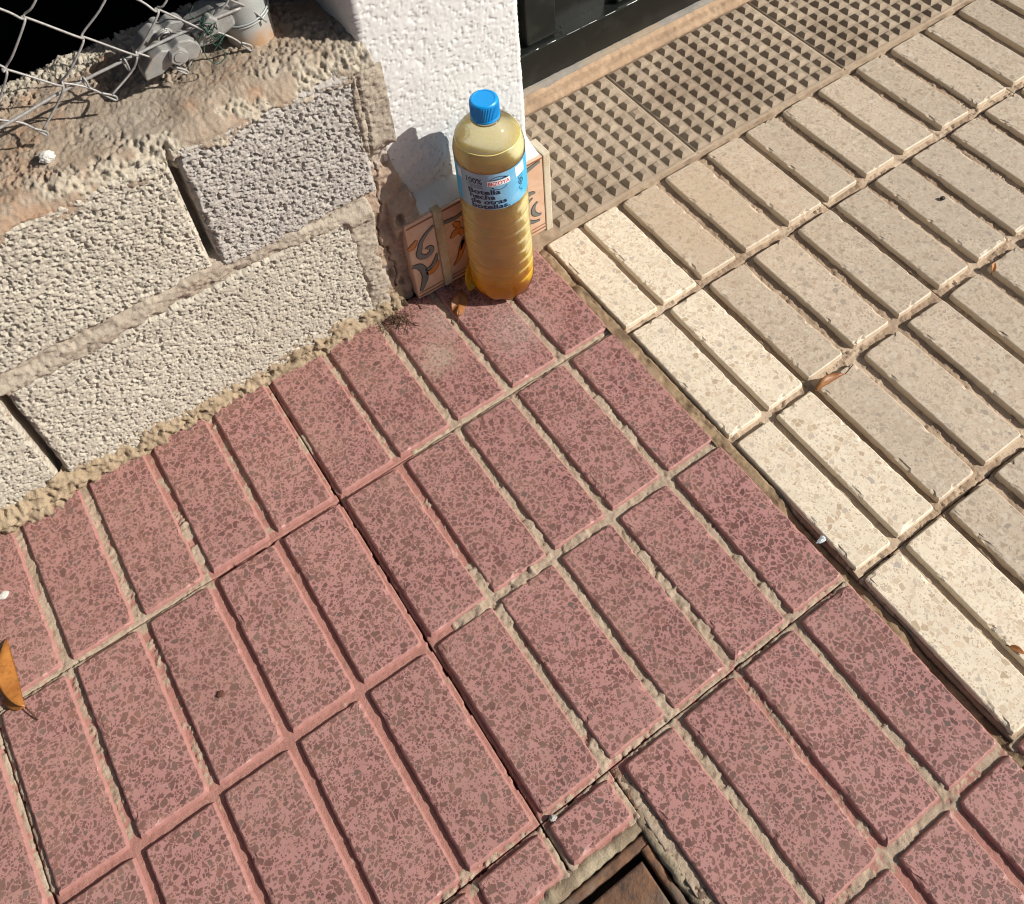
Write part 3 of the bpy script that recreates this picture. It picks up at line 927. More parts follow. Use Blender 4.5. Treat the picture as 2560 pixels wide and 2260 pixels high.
mk('tile_end_strip', *boxvf(0.0265, 0.0375, TY - 0.0012, 0.2175, -0.012, 0.1470, 0.0014), mortar('pale_tile_edge', (0.68, 0.61, 0.47), (0.74, 0.68, 0.55), (0.60, 0.50, 0.36), 40), pil)


def stroke(pts, widths, depth, name, mat, parent):
    """painted brush stroke: (x,z) centre line with widths, a thin raised glaze film"""
    P = smooth_path([(a, 0, b) for a, b in pts], 8)
    n = len(P)
    W = np.interp(np.linspace(0, 1, n), np.linspace(0, 1, len(widths)), widths)
    V = []; F = []
    for k in range(n):
        a = P[max(k - 1, 0)]; b = P[min(k + 1, n - 1)]
        t = (b - a)
        t = t.normalized() if t.length > 1e-9 else Vector((1, 0, 0))
        s = Vector((-t.z, 0, t.x))
        for sg in (1, -1):
            q = P[k] + s * sg * W[k] / 2
            V.append((q.x, TY - depth, q.z))
    for k in range(n - 1):
        F.append((2 * k, 2 * k + 1, 2 * k + 3, 2 * k + 2))
    return mk(name, V, F, mat, parent)


def painted(pts, widths, mat, parent, name='scroll'):
    stroke(pts, [w + 0.0022 for w in widths], 0.00035, 'outline', PAINT_DARK, parent)
    stroke(pts, widths, 0.0006, name, mat, parent)


def spiral(cx, cz, r0, r1, a0, a1, n=16):
    return [(cx + (r0 + (r1 - r0) * t) * math.cos(a0 + (a1 - a0) * t), cz + (r0 + (r1 - r0) * t) * math.sin(a0 + (a1 - a0) * t)) for t in np.linspace(0, 1, n)]


# left tile: big scroll, foot scroll, orange leaves
painted([(-0.1405, 0.126), (-0.152, 0.119), (-0.162, 0.108)] + spiral(-0.1555, 0.088, 0.0135, 0.003, math.pi * 0.75, math.pi * 2.6, 14), [0.003, 0.006, 0.007, 0.006, 0.005, 0.003], PAINT_GREY, tile_left)
painted([(-0.1800, 0.072), (-0.170, 0.066), (-0.1645, 0.050), (-0.167, 0.034), (-0.1745, 0.018)], [0.003, 0.008, 0.009, 0.008, 0.003], PAINT_GREY, tile_left)
painted([(-0.163, 0.053), (-0.153, 0.054), (-0.147, 0.062), (-0.1425, 0.073)], [0.003, 0.006, 0.005, 0.001], PAINT_GREY, tile_left)
painted([(-0.163, 0.047), (-0.154, 0.045), (-0.147, 0.051), (-0.143, 0.060)], [0.004, 0.009, 0.007, 0.001], PAINT_OR, tile_left, 'leaf_motif')
painted([(-0.181, 0.106), (-0.174, 0.108), (-0.167, 0.116)], [0.004, 0.009, 0.002], PAINT_OR, tile_left, 'leaf_motif')
# right tile: flower, leaf, top scroll and the big scroll at its right end
painted([(-0.127, 0.121), (-0.110, 0.119), (-0.092, 0.122), (-0.07, 0.118)], [0.005, 0.005, 0.004, 0.003], PAINT_GREY, tile_right)
painted([(-0.121, 0.086), (-0.113, 0.092), (-0.108, 0.098)], [0.001, 0.010, 0.003], PAINT_OR, tile_right, 'petal')
painted([(-0.113, 0.112), (-0.109, 0.106), (-0.107, 0.099)], [0.003, 0.009, 0.003], PAINT_OR, tile_right, 'petal')
painted([(-0.104, 0.081), (-0.104, 0.089), (-0.106, 0.097)], [0.001, 0.008, 0.003], PAINT_OR, tile_right, 'petal')
painted([(-0.122, 0.032), (-0.112, 0.043), (-0.106, 0.060), (-0.103, 0.073)], [0.001, 0.006, 0.008, 0.001], PAINT_OR, tile_right, 'leaf_motif')
painted([(-0.109, 0.055), (-0.104, 0.068), (-0.101, 0.078)], [0.002, 0.005, 0.001], PAINT_GREY, tile_right)
painted([(-0.030, 0.118), (-0.012, 0.128), (0.006, 0.135), (0.022, 0.139)], [0.002, 0.005, 0.006, 0.003], PAINT_GREY, tile_right)
painted(spiral(0.017, 0.054, 0.026, 0.026, math.pi * 0.62, math.pi * 1.5, 9), [0.001, 0.006, 0.009, 0.006, 0.002], PAINT_GREY, tile_right)
painted(spiral(0.022, 0.052, 0.016, 0.014, math.pi * 0.65, math.pi * 1.45, 8), [0.001, 0.005, 0.006, 0.002], PAINT_GREY, tile_right)
painted([(-0.012, 0.066), (-0.006, 0.082), (0.004, 0.088), (0.012, 0.085)], [0.003, 0.008, 0.006, 0.001], PAINT_GREY, tile_right)
painted([(-0.016, 0.086), (-0.010, 0.100), (-0.002, 0.108)], [0.003, 0.006, 0.001], PAINT_GREY, tile_right)
painted([(-0.075, 0.05), (-0.060, 0.062), (-0.052, 0.08), (-0.045, 0.10)], [0.002, 0.008, 0.007, 0.001], PAINT_GREY, tile_right)
painted([(-0.07, 0.035), (-0.05, 0.045), (-0.04, 0.065)], [0.002, 0.009, 0.001], PAINT_OR, tile_right, 'leaf_motif')
for (x0, x1, tl) in ((-0.178, -0.1405, tile_left), (-0.1265, 0.0255, tile_right)):
    for (z, w) in ((0.0085, 0.0022), (0.0150, 0.0016), (0.1425, 0.0026)):
        stroke([(x0, z), ((x0 + x1) / 2, z), (x1, z)], [w, w], 0.0005, 'border_line', PAINT_BR, tl)

# broken corner: bare mortar, holes and splashed paint between wall and skirting
xm = M('bare_corner_mortar')
p = xm.pos(); e1 = xm.noise(p, 40, 5, 0.65); e2 = xm.noise(p, 110, 4, 0.6); e3 = xm.noise(p, 26, 4)
c = xm.mix(xm.mask(e1, 0.35, 0.65), (0.27, 0.195, 0.145), (0.38, 0.29, 0.22))
c = xm.mix(xm.mask(e3, 0.56, 0.66), c, (0.20, 0.165, 0.145))
c = xm.mix(xm.attr('paint'), c, (0.74, 0.74, 0.73))
xm.color(c); xm.set(0.92, 0.15); xm.bump(e2, 0.002, 0.8)
X, Z = np.meshgrid(np.linspace(-0.226, -0.150, 76), np.linspace(-0.004, 0.31, 230), indexing='ij')
rightlim = np.interp(Z, [0, 0.10, 0.13, 0.155, 0.19, 0.24, 0.28, 0.30], [-0.178, -0.175, -0.163, -0.153, -0.158, -0.171, -0.166, -0.176]) + (fbm(X * 70, Z * 70, 8, 3) - 0.5) * 0.012
leftlim = np.interp(Z, [0, 0.10, 0.20, 0.27, 0.30], [-0.224, -0.222, -0.216, -0.196, -0.184]) + (fbm(X * 50, Z * 50, 18, 3) - 0.5) * 0.012
base = np.interp(Z, [0, 0.10, 0.125, 0.15, 0.175, 0.20, 0.30], [0.2010, 0.2030, 0.1975, 0.1890, 0.1970, 0.2065, 0.2140])
base = np.where(X < -0.190, np.maximum(base, 0.2025), base)
Yv = base - (fbm(X * 55, Z * 55, 28, 4) - 0.5) * 0.010 - (fbm(X * 200, Z * 200, 29, 3) - 0.5) * 0.004
Yv += 0.03 * sstep(0.002, -0.004, np.minimum(X - leftlim + 0.004, rightlim - X))
for (hx, hz, hr, hd) in ((-0.187, 0.262, 0.010, 0.016), (-0.176, 0.243, 0.006, 0.012), (-0.181, 0.158, 0.007, 0.012), (-0.205, 0.06, 0.007, 0.010), (-0.192, 0.035, 0.006, 0.008)):
    Yv += hd * sstep(1.0, 0.5, np.sqrt(((X - hx) / hr) ** 2 + ((Z - hz) / (hr * 1.7)) ** 2))
# crack
ck = np.interp(Z, [0, 0.08, 0.14, 0.20, 0.26], [-0.205, -0.196, -0.209, -0.196, -0.19]) + (fbm(Z * 90, Z * 0, 38, 3) - 0.5) * 0.012
Yv += 0.007 * sstep(0.0016, 0.0003, np.abs(X - ck))
paint = sstep(0.45, 0.60, fbm(X * 38, Z * 38, 48, 4)) * np.exp(-(((X + 0.168) / 0.016) ** 2 + ((Z - 0.178) / 0.032) ** 2)) * 1.8 + sstep(0.235, 0.26, Z) * 0.35
mk('bare_mortar', np.stack([X, Yv, Z], -1).reshape(-1, 3), gridfaces(76, 230), xm.m, pil, smooth=True, attr={'paint': np.clip(paint, 0, 1)})

# ================================================================== BLACK DOOR
dm = M('black_gloss_paint')
p = dm.pos(); k1 = dm.noise(p, 25, 4, 0.6); k2 = dm.noise(p, 260, 3)
c = dm.mix(dm.math('MULTIPLY', dm.mask(k1, 0.55, 0.75), 0.5), (0.009, 0.011, 0.010), (0.030, 0.030, 0.027))
dm.color(c); dm.set(0.28, 0.5); dm.l(dm.mask(k1, -0.4, 2.2), dm.b.inputs['Roughness']); dm.bump(k2, 0.0003, 0.5)
BLACK = dm.m
WELD_GLINT = flat_mat('painted_glint', (0.10, 0.10, 0.095), 0.3, 0.5, 0.5)  # grey for the highlights painted along the rail
SEAL = mortar('grey_seal', (0.26, 0.25, 0.23), (0.33, 0.31, 0.28), (0.38, 0.31, 0.23), 40)
door = empty('metal_door', (0.6, 0.44, 0.0))
tag(door, 'black glossy metal door with a wide bottom rail behind the studded threshold', 'door')
DX0, DX1, DY = 0.0275, 1.35, 0.4315
mk('bottom_rail', *boxvf(DX0, DX1, DY, DY + 0.03, 0.010, 0.080, 0.0018), BLACK, door)
mk('door_panel', *boxvf(DX0, DX1, DY + 0.024, DY + 0.034, 0.078, 2.0, 0.001), BLACK, door)
for x in (0.105, 0.232, 0.405, 0.578, 0.751, 0.924):
    mk('upright', *boxvf(x - 0.055, x, DY + 0.010, DY + 0.0262, 0.082, 1.98, 0.003), BLACK, door)
    parts = []
    for _ in range(6):
        gx = x + rnd.uniform(-0.004, 0.012); gy = DY + rnd.uniform(0.006, 0.018); gz = 0.081 + rnd.uniform(0, 0.010)
        V, F = lathe([(0.0, -0.0012), (0.0012, -0.0006), (0.0014, 0.0), (0.0008, 0.001), (0.0, 0.0012)], 6, gx, gy, gz)
        parts.append((V, F))
    mk('weld_bead', *join(parts), BLACK, door)
# painted glints, pale dashes standing in for highlights along the top of the rail
parts = []
x = 0.05
while x < 1.2:
    L = rnd.uniform(0.005, 0.03)
    parts.append(tube([(x, DY + 0.0006, 0.0796), (x + L / 2, DY + 0.0004, 0.0797 + rnd.uniform(-.0003, .0003)), (x + L, DY + 0.0006, 0.0796)], rnd.uniform(0.0003, 0.0007), 6))
    x += L + rnd.uniform(0.0, 0.03)
mk('rail_glint', *join(parts), WELD_GLINT, door)
lumpy_strip('floor_seal', DX0, 1.3, [(0.4195, 0.004), (0.4235, 0.0125), (0.430, 0.0155), (0.434, 0.0155)], 66, 0.0008, SEAL, door, res=0.003)


# ================================================================== FENCE, POST, CLAMP
gv = M('galvanised_wire')
p = gv.pos(); g1 = gv.noise(p, 300, 3)
gv.color(gv.mix(gv.mask(g1, 0.35, 0.7), (0.25, 0.245, 0.235), (0.36, 0.355, 0.345))); gv.set(0.5, 0.4, 0.2)
WIRE = gv.m
gp = M('galvanised_pipe')
p = gp.pos(); g1 = gp.noise(p, 40, 4, 0.6); g2 = gp.noise(p, 14, 3); sx = gp.n('ShaderNodeSeparateXYZ'); gp.l(p, sx.inputs[0])
c = gp.mix(gp.mask(g1, 0.35, 0.7), (0.36, 0.38, 0.37), (0.47, 0.48, 0.46))
rust = gp.math('ADD', gp.mask(sx.outputs[2], 0.445, 0.42), gp.math('MULTIPLY', gp.mask(g2, 0.58, 0.7), 0.5))
c = gp.mix(gp.math('MULTIPLY', rust, gp.mask(g1, 0.35, 0.6)), c, (0.46, 0.29, 0.17))
gp.color(c); gp.set(0.5, 0.4, 0.2); gp.bump(g1, 0.0006, 0.4)
PIPE = gp.m

FY = 0.262
fence = empty('chainlink_fence', (-0.42, FY, 0.43))
tag(fence, 'galvanised chain-link mesh with hooked wire ends over the block wall', 'fence')


def wire(pts, r=0.00115, sub=5, name='wire'):
    pp = smooth_path(pts, sub)
    V, F = tube(pp, r, 8)
    return mk(name, V, F, WIRE, fence, smooth=True)


def w2(lst, bulge=0.0022):
    """(x,z) knots on the mesh plane -> 3-D points, passing the other strand in front or behind"""
    out = []
    # the strand runs on above, up to the post or out along the fence
    x0, z0 = lst[0][:2]
    if lst[1][0] > x0:
        lst = [(x0 - 0.18, z0 + 0.205, H), (x0 - 0.09, z0 + 0.1025, -H)] + lst
    else:
        t = max(0.0, min(0.18, -0.268 - x0))
        if t > 0.02: lst = [(x0 + t, z0 + t * 1.16, -H), (x0 + t / 2, z0 + t * 0.58, H)] + lst
    for k, q in enumerate(lst):
        y = FY + (q[2] if len(q) > 2 else 0.0)
        out.append((q[0], y, q[1]))
    return out


H = 0.0028
# strands falling to the right, ending in hooks
wire(w2([(-0.52, 0.625, -H), (-0.4697, 0.568, H), (-0.4575, 0.5545, -H), (-0.4535, 0.5505, H), (-0.420, 0.5148, -H), (-0.4165, 0.5105, H), (-0.3825, 0.4755, -H), (-0.3785, 0.4720, H), (-0.362, 0.4555), (-0.3445, 0.4325, -H), (-0.3415, 0.4335, -H), (-0.3445, 0.4375, -H), (-0.352, 0.4445, -H)]))
wire(w2([(-0.53, 0.562, -H), (-0.4921, 0.5172, H), (-0.4915, 0.5125, -H), (-0.4880, 0.5095, H), (-0.455, 0.4765, -H), (-0.451, 0.4735, H), (-0.432, 0.4590), (-0.4165, 0.4375, -H), (-0.4135, 0.4388, -H), (-0.4160, 0.4430, -H), (-0.424, 0.4500, -H)]))
wire(w2([(-0.40, 0.566, -H), (-0.3612, 0.5278, H), (-0.349, 0.5105, -H), (-0.345, 0.5075, H), (-0.3135, 0.4715, -H), (-0.310, 0.4680, H), (-0.2879, 0.4470), (-0.2755, 0.4265, -H), (-0.2725, 0.4272, -H), (-0.2735, 0.4320, -H), (-0.281, 0.4390, -H)]))
wire(w2([(-0.56, 0.515, -H), (-0.530, 0.4790, H), (-0.5153, 0.4642, H), (-0.4986, 0.4520), (-0.4868, 0.4322, -H), (-0.4843, 0.4332, -H), (-0.4862, 0.4372, -H), (-0.493, 0.4440, -H)]))
wire(w2([(-0.32, 0.560, H), (-0.30, 0.522, H), (-0.279, 0.4915, -H), (-0.262, 0.47, H), (-0.25, 0.45, -H)]))
# strands falling to the left
wire(w2([(-0.405, 0.605, H), (-0.4412, 0.565, -H), (-0.4540, 0.5540, H), (-0.4565, 0.5505, -H), (-0.478, 0.525, -H), (-0.4880, 0.5125, H), (-0.4905, 0.5085, -H), (-0.5052, 0.4873), (-0.521, 0.468, H), (-0.54, 0.448, -H)]))
wire(w2([(-0.352, 0.582, H), (-0.3878, 0.540, -H), (-0.4165, 0.5145, H), (-0.4195, 0.5095, -H), (-0.440, 0.488, -H), (-0.4505, 0.4765, H), (-0.4535, 0.4715, -H), (-0.465, 0.4560), (-0.4862, 0.4388, -H)]))
wire(w2([(-0.300, 0.556, H), (-0.3366, 0.516, -H), (-0.3455, 0.5100, H), (-0.3480, 0.5060, -H), (-0.370, 0.484, -H), (-0.3785, 0.4755, H), (-0.3815, 0.4705, -H), (-0.391, 0.4570), (-0.4170, 0.4435, -H)]))
wire(w2([(-0.258, 0.515, H), (-0.2823, 0.4890, -H), (-0.3095, 0.4715, H), (-0.3125, 0.4670, -H), (-0.322, 0.4530), (-0.3399, 0.4375, -H)]))
for hx in (-0.556, -0.627, -0.698, -0.770):
    wire(w2([(hx - 0.20, 0.665, -H), (hx - 0.106, 0.553, H), (hx - 0.036, 0.474, -H), (hx - 0.014, 0.452), (hx - 0.002, 0.4322, -H), (hx + 0.001, 0.4332, -H), (hx - 0.001, 0.4372, -H), (hx - 0.008, 0.4440, -H)]))
for hx in (-0.627, -0.698, -0.770):
    wire(w2([(hx + 0.20, 0.668, H), (hx + 0.108, 0.558, -H), (hx + 0.036, 0.476, H), (hx + 0.018, 0.455), (hx - 0.001, 0.4388, -H)]))
# tension wire threaded through the bottom of the mesh, with little tie loops
wire([(-0.90, FY - 0.004, 0.444), (-0.70, FY - 0.004, 0.4445), (-0.60, FY - 0.004, 0.452), (-0.515, FY - 0.003, 0.4605), (-0.452, FY + 0.004, 0.4650), (-0.386, FY + 0.004, 0.4700), (-0.33, FY + 0.004, 0.473), (-0.27, FY + 0.002, 0.474)], 0.0017, 6, 'tension_wire')
for (x, z) in ((-0.434, 0.4665), (-0.3935, 0.4695)):
    loop = [(x + 0.002 * math.sin(a * 0.5), FY + 0.003 + 0.0033 * math.cos(a), z - 0.004 + 0.0075 * math.sin(a)) for a in np.linspace(0, 2 * math.pi * 1.3, 16)]
    wire(loop, 0.0011, 2, 'tie_loop')

post = empty('fence_post', (-0.262, 0.287, 0.40))
tag(post, 'rusty-footed galvanised pipe standing in the wall top beside the white pillar', 'post')
V, F = lathe([(0.0245, 0.395), (0.0246, 0.42), (0.0243, 0.45), (0.0243, 0.50), (0.0243, 1.6), (0.0, 1.6)], 40, -0.262, 0.287, 0)
mk('pipe', V, F, PIPE, post, smooth=True)
for (z0, tilt, turns, r) in ((0.487, 0.06, 1.0, 0.0253), (0.4925, 0.10, 1.0, 0.0256), (0.5, 0.02, 1.0, 0.0253), (0.452, 0.22, 0.9, 0.0255), (0.4555, 0.30, 0.75, 0.0258)):
    pts = []
    for a in np.linspace(-2.9, -2.9 + 2 * math.pi * turns, 40):
        x = -0.262 + r * math.cos(a); y = 0.287 + r * math.sin(a)
        pts.append((x, y, z0 + tilt * (x + 0.262) * 0.6))
    if turns < 1:
        pts += [(pts[-1][0] + 0.004, pts[-1][1] - 0.006, pts[-1][2] + 0.006), (pts[-1][0] + 0.009, pts[-1][1] - 0.012, pts[-1][2] + 0.013)]
    V, F = tube(pts, 0.0011, 6)
    mk('tie_wire', V, F, PIPE, post, smooth=True)

clm = M('cast_zinc')
p = clm.pos(); g1 = clm.noise(p, 120, 4, 0.6); g2 = clm.noise(p, 45, 3)
c = clm.mix(clm.mask(g1, 0.35, 0.7), (0.27, 0.27, 0.26), (0.38, 0.375, 0.36))
c = clm.mix(clm.math('MULTIPLY', clm.mask(g2, 0.56, 0.68), 0.5), c, (0.42, 0.32, 0.22))
clm.color(c); clm.set(0.5, 0.4, 0.3); clm.bump(g1, 0.0006, 0.5)
ZINC = clm.m
clamp = empty('pipe_clamp', (-0.34, 0.285, 0.44))
tag(clamp, 'grey cast metal clamp with two jaws and a bolt beside the fence post', 'clamp')


def extrude_y(poly, y0, y1, bev, name, mat, parent, hole=None):
    bm = bmesh.new()
    vs = [bm.verts.new((x, y0, z)) for x, z in poly]
    f = bm.faces.new(vs)
    r = bmesh.ops.extrude_face_region(bm, geom=[f])
    for v in [g for g in r['geom'] if isinstance(g, bmesh.types.BMVert)]:
        v.co.y = y1
    bmesh.ops.recalc_face_normals(bm, faces=list(bm.faces))
    bmesh.ops.bevel(bm, geom=list(bm.edges), offset=bev, segments=2, affect='EDGES', profile=0.5)
    V = [tuple(v.co) for v in bm.verts]; bm.verts.index_update()
    F = [tuple(v.index for v in q.verts) for q in bm.faces]
    bm.free()
    return mk(name, V, F, mat, parent)


def jaw(y0, y1, dx):
    prof = [(-0.3800, 0.444), (-0.3790, 0.4535), (-0.3670, 0.4650), (-0.3560, 0.4700), (-0.3470, 0.4655), (-0.3380, 0.4715), (-0.3270, 0.4690), (-0.3200, 0.4600), (-0.3190, 0.4490), (-0.3270, 0.4445), (-0.3400, 0.4490), (-0.3520, 0.4495), (-0.3640, 0.4440)]
    return extrude_y([(x + dx, z) for x, z in prof], y0, y1, 0.0016, 'jaw', ZINC, clamp)


jaw(0.2900, 0.3090, 0.003)
jaw(0.2560, 0.2770, -0.002)
V, F = lathe([(0.0, -0.036), (0.0052, -0.036), (0.0052, 0.036), (0.0, 0.036)], 20)
V = [(-0.3455 + x, 0.283 + z, 0.4610 + y) for x, y, z in V]
mk('bolt', V, F, ZINC, clamp, smooth=False)
for yy_ in (0.2795, 0.2825, 0.2855):
    ring = [(-0.3455 + 0.0085 * math.cos(a), yy_ + 0.0006 * math.sin(3 * a), 0.4625 + 0.0085 * math.sin(a)) for a in np.linspace(0, 2 * math.pi, 28)]
    mk('spring_washer', *tube(ring, 0.0013, 6), ZINC, clamp, smooth=True)
hexp = [(-0.3455 + 0.0095 * math.cos(a), 0.4600 + 0.0095 * math.sin(a)) for a in np.linspace(0.2, 0.2 + 2 * math.pi, 7)[:-1]]
extrude_y(hexp, 0.2480, 0.2560, 0.0008, 'hex_nut', ZINC, clamp)
extrude_y([(-0.3225, 0.4475), (-0.3225, 0.4660), (-0.3080, 0.4720), (-0.2960, 0.4800), (-0.2800, 0.4840), (-0.2780, 0.4560), (-0.2920, 0.4500), (-0.3050, 0.4450)], 0.2665, 0.2990, 0.003, 'clamp_arm', ZINC, clamp)
extrude_y([(-0.3170, 0.4600), (-0.3110, 0.4770), (-0.3030, 0.4830), (-0.2960, 0.4760), (-0.2990, 0.4610)], 0.2580, 0.2690, 0.002, 'lug', ZINC, clamp)

# green twine knotted round the mesh by the post
tw = []
rt = random.Random(5)
for k in range(7):
    cx, cz = -0.3095 + rt.uniform(-.008, .006), 0.4660 + rt.uniform(-.014, .010)
    pts = [(cx, FY - 0.004, cz)]
    for s in range(9):
        pts.append((cx + rt.uniform(-0.009, 0.009), FY + rt.uniform(-0.009, 0.006), cz + rt.uniform(-0.010, 0.010)))
    tw.append(tube(smooth_path(pts, 5), 0.00055, 5))
tw.append(tube(smooth_path([(-0.316, FY - 0.004, 0.462), (-0.321, FY - 0.012, 0.449), (-0.314, FY - 0.016, 0.437), (-0.303, FY - 0.014, 0.441), (-0.305, FY - 0.01, 0.452)], 6), 0.0005, 5))
tw.append(tube(smooth_path([(-0.308, FY - 0.004, 0.470), (-0.313, FY - 0.003, 0.483), (-0.3195, FY, 0.490), (-0.314, FY, 0.498)], 6), 0.0005, 5))
twm = flat_mat('green_twine_fibre', (0.035, 0.075, 0.055), 0.7, 0.2)
tag(mk('green_twine', *join(tw), twm, None, smooth=True), 'frayed dark green twine knotted on the wire mesh next to the post', 'twine')

# black sheet added to keep the yard behind the wall dark, and the yard floor
sc_ = M('black_backdrop'); p = sc_.pos(); q = sc_.noise(p, 6, 3)
sc_.color(sc_.mix(sc_.mask(q, 0.4, 0.8), (0.0022, 0.0026, 0.0024), (0.004, 0.006, 0.005))); sc_.set(1.0, 0.0)
nx, nz = 80, 30
X, Z = np.meshgrid(np.linspace(-1.6, -0.182, nx), np.linspace(-0.25, 1.6, nz), indexing='ij')
Yv = 0.470 + 0.012 * np.sin(X * 22) + 0.01 * fbm(X * 9, Z * 4, 3, 3)
clo = mk('dark_backdrop', np.stack([X, Yv, Z], -1).reshape(-1, 3), gridfaces(nx, nz), sc_.m, None, smooth=True)
tag(clo, 'near-black cloth sheet added behind the chain-link fence to keep the yard dark', 'cloth')
yard = mk('yard_ground', [(-30, 0.40, -0.26), (30, 0.40, -0.26), (30, 30, -0.26), (-30, 30, -0.26)], [(0, 1, 2, 3)], mortar('yard_soil', (0.02, 0.016, 0.012), (0.03, 0.024, 0.018), (0.04, 0.03, 0.02), 10), center=False)
tag(yard, kind='structure')

# ================================================================== BOTTLE
BXc, BYc = -0.0728, 0.1462
R0 = 0.0420
bottle = empty('plastic_bottle', (BXc, BYc, 0))
tag(bottle, 'clear plastic bottle of cloudy yellow liquid with blue cap and blue label', 'bottle')


def body_r(z):
    zs_ = [0.000, 0.0015, 0.005, 0.010, 0.017, 0.026, 0.170, 0.176, 0.182, 0.188, 0.1895, 0.2505, 0.252, 0.257, 0.264, 0.271, 0.279, 0.286, 0.2925, 0.2975, 0.3005, 0.304]
    rs_ = [0.0300, 0.0335, 0.0368, 0.0392, 0.0409, R0, R0, 0.0412, 0.0410, 0.0416, 0.0413, 0.0413, R0 - .0002, 0.0419, 0.0409, 0.0391, 0.0357, 0.0312, 0.0255, 0.0195, 0.0155, 0.0140]
    r = np.interp(z, zs_, rs_)
    for k in range(7):
        c_ = 0.040 + k * 0.0195
        r -= 0.0010 * math.exp(-((z - c_) / 0.0019) ** 2)
    return float(r)


DN = np.random.default_rng(3).uniform(0, 6.28, 12)


def petal(r, z, a):
    if 0.02 < z < 0.185:          # thin plastic is never quite round
        w = min(1.0, (z - 0.02) / 0.03, (0.185 - z) / 0.02)
        r += w * 0.00045 * (math.sin(2 * a + 30 * z + DN[0]) + 0.6 * math.sin(5 * a - 55 * z + DN[1]) + 0.4 * math.sin(9 * a + 90 * z + DN[2]))
    if z < 0.02:
        w = 1 - z / 0.02
        return r * (1 - 0.035 * w * (0.5 - 0.5 * math.cos(10 * a))), z + 0.0035 * w * (0.5 - 0.5 * math.cos(10 * a))
    return r, z


ZL = 0.2735
zz_ = sorted(set([round(z, 5) for z in list(np.linspace(0.0, 0.03, 12)) + list(np.linspace(0.03, 0.25, 300)) + list(np.linspace(0.25, 0.304, 40))]))
liq = M('cloudy_yellow_liquid')
p = liq.pos(); sx = liq.n('ShaderNodeSeparateXYZ'); liq.l(p, sx.inputs[0])
ln = liq.noise(p, 30, 3)
hz = liq.math('ADD', liq.math('MULTIPLY', sx.outputs[2], 3.3), liq.math('MULTIPLY', ln, 0.05))
lc = liq.ramp(hz, [(0.02, (0.96, 0.48, 0.012)), (0.14, (0.96, 0.53, 0.030)), (0.22, (0.92, 0.70, 0.23)), (0.36, (0.90, 0.78, 0.43)), (0.75, (0.90, 0.80, 0.47)), (0.95, (0.88, 0.80, 0.52))])
liq.color(lc); liq.set(0.12, 0.4)
liq.b.inputs['Subsurface Weight'].default_value = 1.0
liq.b.inputs['Subsurface Radius'].default_value = (0.030, 0.024, 0.012)
liq.b.inputs['Subsurface Scale'].default_value = 1.0
trn = liq.n('ShaderNodeBsdfTransparent'); trn.inputs[0].default_value = (0.92, 0.70, 0.30, 1)
mx = liq.n('ShaderNodeMixShader'); mx.inputs[0].default_value = 0.26
liq.l(liq.b.outputs[0], mx.inputs[1]); liq.l(trn.outputs[0], mx.inputs[2]); liq.l(mx.outputs[0], liq.out.inputs[0])

pet = M('clear_plastic')
tr = pet.n('ShaderNodeBsdfTransparent'); tr.inputs[0].default_value = (0.93, 0.925, 0.89, 1)
gl = pet.n('ShaderNodeBsdfGlossy'); gl.inputs['Roughness'].default_value = 0.07
lw = pet.n('ShaderNodeFresnel'); lw.inputs['IOR'].default_value = 1.45
mx = pet.n('ShaderNodeMixShader'); pet.l(lw.outputs[0], mx.inputs[0]); pet.l(tr.outputs[0], mx.inputs[1]); pet.l(gl.outputs[0], mx.inputs[2])
# faint milky film of droplets on the plastic
df = pet.n('ShaderNodeBsdfDiffuse'); df.inputs[0].default_value = (0.50, 0.45, 0.30, 1)
pp_ = pet.pos(); fn = pet.noise(pp_, 220, 4, 0.7)
sx = pet.n('ShaderNodeSeparateXYZ'); pet.l(pp_, sx.inputs[0])
film = pet.math('MULTIPLY', pet.mask(sx.outputs[2], 0.262, 0.278), pet.math('ADD', pet.math('MULTIPLY', pet.mask(fn, 0.35, 0.8), 0.14), 0.10))
mx2 = pet.n('ShaderNodeMixShader'); pet.l(film, mx2.inputs[0]); pet.l(mx.outputs[0], mx2.inputs[1]); pet.l(df.outputs[0], mx2.inputs[2])
pet.l(mx2.outputs[0], pet.out.inputs[0])
PET = pet.m

prof = [(0.0, 0.006), (0.02, 0.0045)] + [(body_r(z), z) for z in zz_]
V, F = lathe(prof, 96, BXc, BYc, 0.0008, petal)
mk('bottle_wall', V, F, PET, bottle, smooth=True)
prof = [(0.0, 0.0075), (0.02, 0.006)] + [(body_r(z) - 0.0007, z + 0.0008) for z in zz_ if z < ZL]
rl = body_r(ZL) - 0.0007
prof += [(rl, ZL + 0.0018), (rl - 0.0012, ZL + 0.0006), (rl * 0.6, ZL), (0.0, ZL)]
V, F = lathe(prof, 96, BXc, BYc, 0.0008, petal)
mk('liquid', V, F, liq.m, bottle, smooth=True)
rgm = M('waterline_foam'); rgm.color((0.78, 0.64, 0.22)); rgm.set(0.2, 0.5)
mk('waterline', *tube([(BXc + (rl + 0.0002) * math.cos(a), BYc + (rl + 0.0002) * math.sin(a), ZL + 0.0026 + 0.0003 * math.sin(7 * a)) for a in np.linspace(0, 2 * math.pi, 90)], 0.00055, 6), rgm.m, bottle, smooth=True)
mk('neck_ring', *lathe([(0.0135, 0.2995), (0.0172, 0.3005), (0.0174, 0.3020), (0.0140, 0.3035)], 64, BXc, BYc, 0), PET, bottle, smooth=True)
cpm = M('blue_cap_plastic'); cpm.color((0.0, 0.26, 0.66)); cpm.set(0.38, 0.4)
